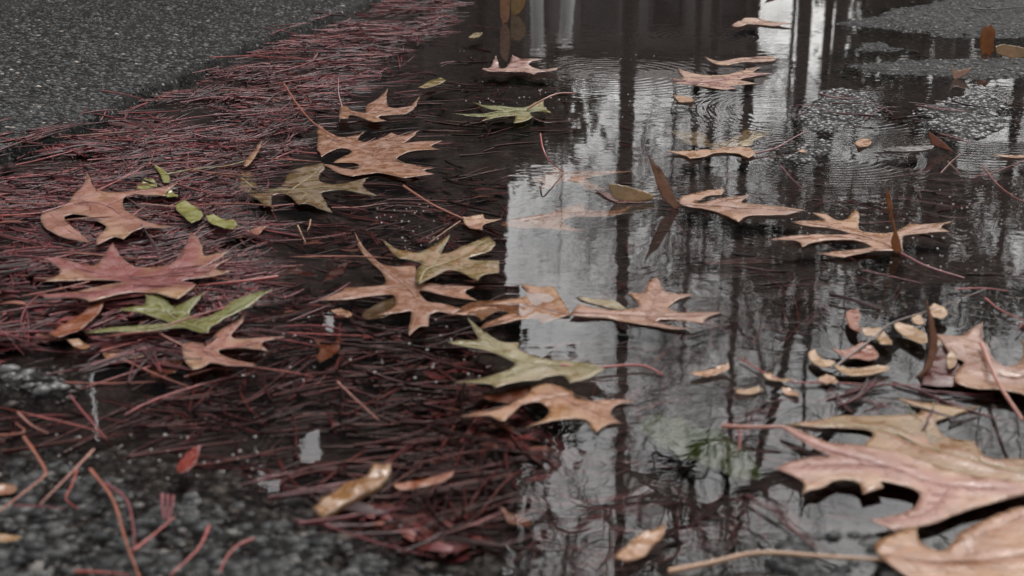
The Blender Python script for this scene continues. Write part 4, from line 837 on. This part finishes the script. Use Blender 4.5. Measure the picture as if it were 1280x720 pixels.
def evergreen(label, px, D, zc, rx, rz, n, seed, holes=()):
    rng = np.random.default_rng(seed); c0 = mirr(px, 300, D); o = empty('evergreen_tree', (c0.x, D, 0))
    tubes('trunk', [([(0, 0, 0), (.03, 0, zc*.5), (0, 0, zc+rz*.7)], [.09, .07, .02])], M_BARK, o, 8)
    # clumps of small leaves through the crown
    K = 34; u = rng.normal(size=(K, 3)); u /= np.linalg.norm(u, axis=1)[:, None]; cl = u*np.cbrt(rng.random(K))[:, None]*np.array([rx, rx*.8, rz])
    idx = rng.integers(0, K, n); P = cl[idx]+rng.normal(0, .14, (n, 3))*np.array([1, 1, .7])
    a = rng.normal(size=(n, 3)); a /= np.linalg.norm(a, axis=1)[:, None]; b = np.cross(a, rng.normal(size=(n, 3))); b /= np.linalg.norm(b, axis=1)[:, None]
    s = rng.uniform(.03, .075, n)[:, None]; P[:, 2] += zc
    V = np.stack([P-a*s, P+b*s*.45, P+a*s, P-b*s*.45], 1).reshape(-1, 3); F = np.arange(n*4).reshape(n, 4)
    mobj('crown', V, F, M_EVER, o, smooth=False)
    return tag(o, label, 'tree')
M_EVER = plain('evergreen_foliage', (.045, .05, .028), .6, .4, 5, .0)
evergreen('dark bushy evergreen mirrored right of the trunk, left of its kind', 985, 15, 4.3, .6, 1.1, 1900, 1)
evergreen('dark evergreen mirrored in the right middle water', 1130, 15.5, 4.3, .8, 1.1, 2600, 2)
evergreen('dark evergreen mirrored at the right edge', 1250, 14.5, 4.0, .85, 1.2, 3000, 3)
evergreen('smaller evergreen mirrored between the trunk and the right trees', 880, 20, 5.4, .8, .9, 1400, 4)
for lab, px, py, rx, rz, n_, sd_ in (('highest foliage clump added to break the mirrored edge of the stand-in wall', 585, 655, .26, .45, 2600, 7), ('middle foliage clump added to break the mirrored edge of the stand-in wall', 618, 515, .40, .36, 3200, 8), ('lowest foliage clump added to break the mirrored edge of the stand-in wall', 640, 150, .40, .24, 2400, 9)):
    evergreen(lab, px, D1-.45, mirr(px, py, D1-.45).z, rx, rz, n_, sd_)  # foliage added to roughen the straight edge of the dark reflection
evergreen('low bush added to darken the reflection under the trees at the right', 1120, 16, 2.0, 1.0, 1.1, 12000, 5)  # bush added to block the bright low sky from the water
evergreen('low bush added to darken the reflection at the right edge', 1290, 16, 2.0, 1.1, 1.2, 12000, 6)  # second added bush, keeps the right edge of the reflection dark

# the near limbs that the lower middle of the puddle mirrors
def limb_tree():
    rng = random.Random(44); D = 9.6; base = mirr(1150, 300, D); o = empty('crooked_tree', (base.x, D, 0))
    def m(pts, d0, d1):
        P = c('K', pts); n = len(P); return [mirr(a, b, D+d0+(d1-d0)*i/(n-1))-Vector((base.x, D, 0)) for i, (a, b) in enumerate(P)]
    top = m([(1400,200)], 0, 0)[0] if False else mirr(*c('K', [(1450, 240)])[0], D)-Vector((base.x, D, 0))
    tubes('trunk', [(smooth_path([(0, 0, 0), (.05, .02, 1.5), (-.03, 0, 3), tuple(top)], 18), np.linspace(.075, .04, 19)[:len(smooth_path([(0, 0, 0), (.05, .02, 1.5), (-.03, 0, 3), tuple(top)], 18))])], M_BARK, o, 10)
    raw = [(m([(1450,240),(1280,290),(1100,370),(980,450),(900,520),(830,550),(780,600),(800,650),(840,700)], 0, -.5), .034),
           (m([(960,455),(940,390),(860,378),(760,370),(640,410),(560,420),(500,460),(400,500),(330,470),(270,450),(160,470)], -.3, .3), .021),
           (m([(855,380),(872,500),(880,600),(840,660),(700,670)], -.1, .1), .016), (m([(560,425),(520,400),(465,380),(430,330),(370,220)], 0, .3), .010),
           (m([(550,440),(600,500),(650,560),(640,640)], 0, -.3), .010), (m([(400,500),(380,560),(365,640),(390,711)], 0, .2), .009), (m([(660,405),(640,330),(660,260),(610,170)], 0, .2), .009),
           (m([(480,540),(430,580),(405,640),(450,711)], 0, .2), .009), (m([(270,455),(220,520),(215,640),(200,720)], 0, .2), .011), (m([(160,470),(150,560),(170,640),(160,730)], .2, .4), .011),
           (m([(1100,370),(1120,460),(1200,520),(1260,600)], 0, .3), .013), (m([(960,460),(1000,560),(1030,600),(1100,640)], 0, .2), .010), (m([(940,390),(935,280),(880,220),(760,170)], 0, .4), .018),
           (m([(1010,430),(1100,300),(1080,220),(1180,120)], 0, .4), .012), (m([(760,370),(700,450),(760,520),(740,600)], 0, .2), .008), (m([(330,470),(280,380),(180,330),(60,350)], 0, .3), .009)]
    paths = []
    for p, r in raw:
        sp = smooth_path(p, 26); r *= 1.6; paths.append((sp, np.linspace(r, r*.45, len(sp))))
        for k in range(3, len(sp)-1, 2):
            for _ in range(2):
                d = (sp[k+1]-sp[k]).normalized(); q = sp[k].copy(); e = (d+Vector((rng.gauss(0, .9), rng.gauss(0, .5), rng.gauss(0, .9)))).normalized(); tw = [q.copy()]
                for _ in range(5): e = (e+Vector((rng.gauss(0, .3), rng.gauss(0, .2), rng.gauss(0, .3)))).normalized(); q = q+e*rng.uniform(.03, .09); tw.append(q.copy())
                paths.append((tw, np.linspace(max(.004, r*.32), .0025, 6)))
    tubes('crown', paths, M_BARK, o, 5)
    tag(o, 'crooked bare tree whose dark limbs are mirrored in the lower middle of the puddle', 'tree')
limb_tree()
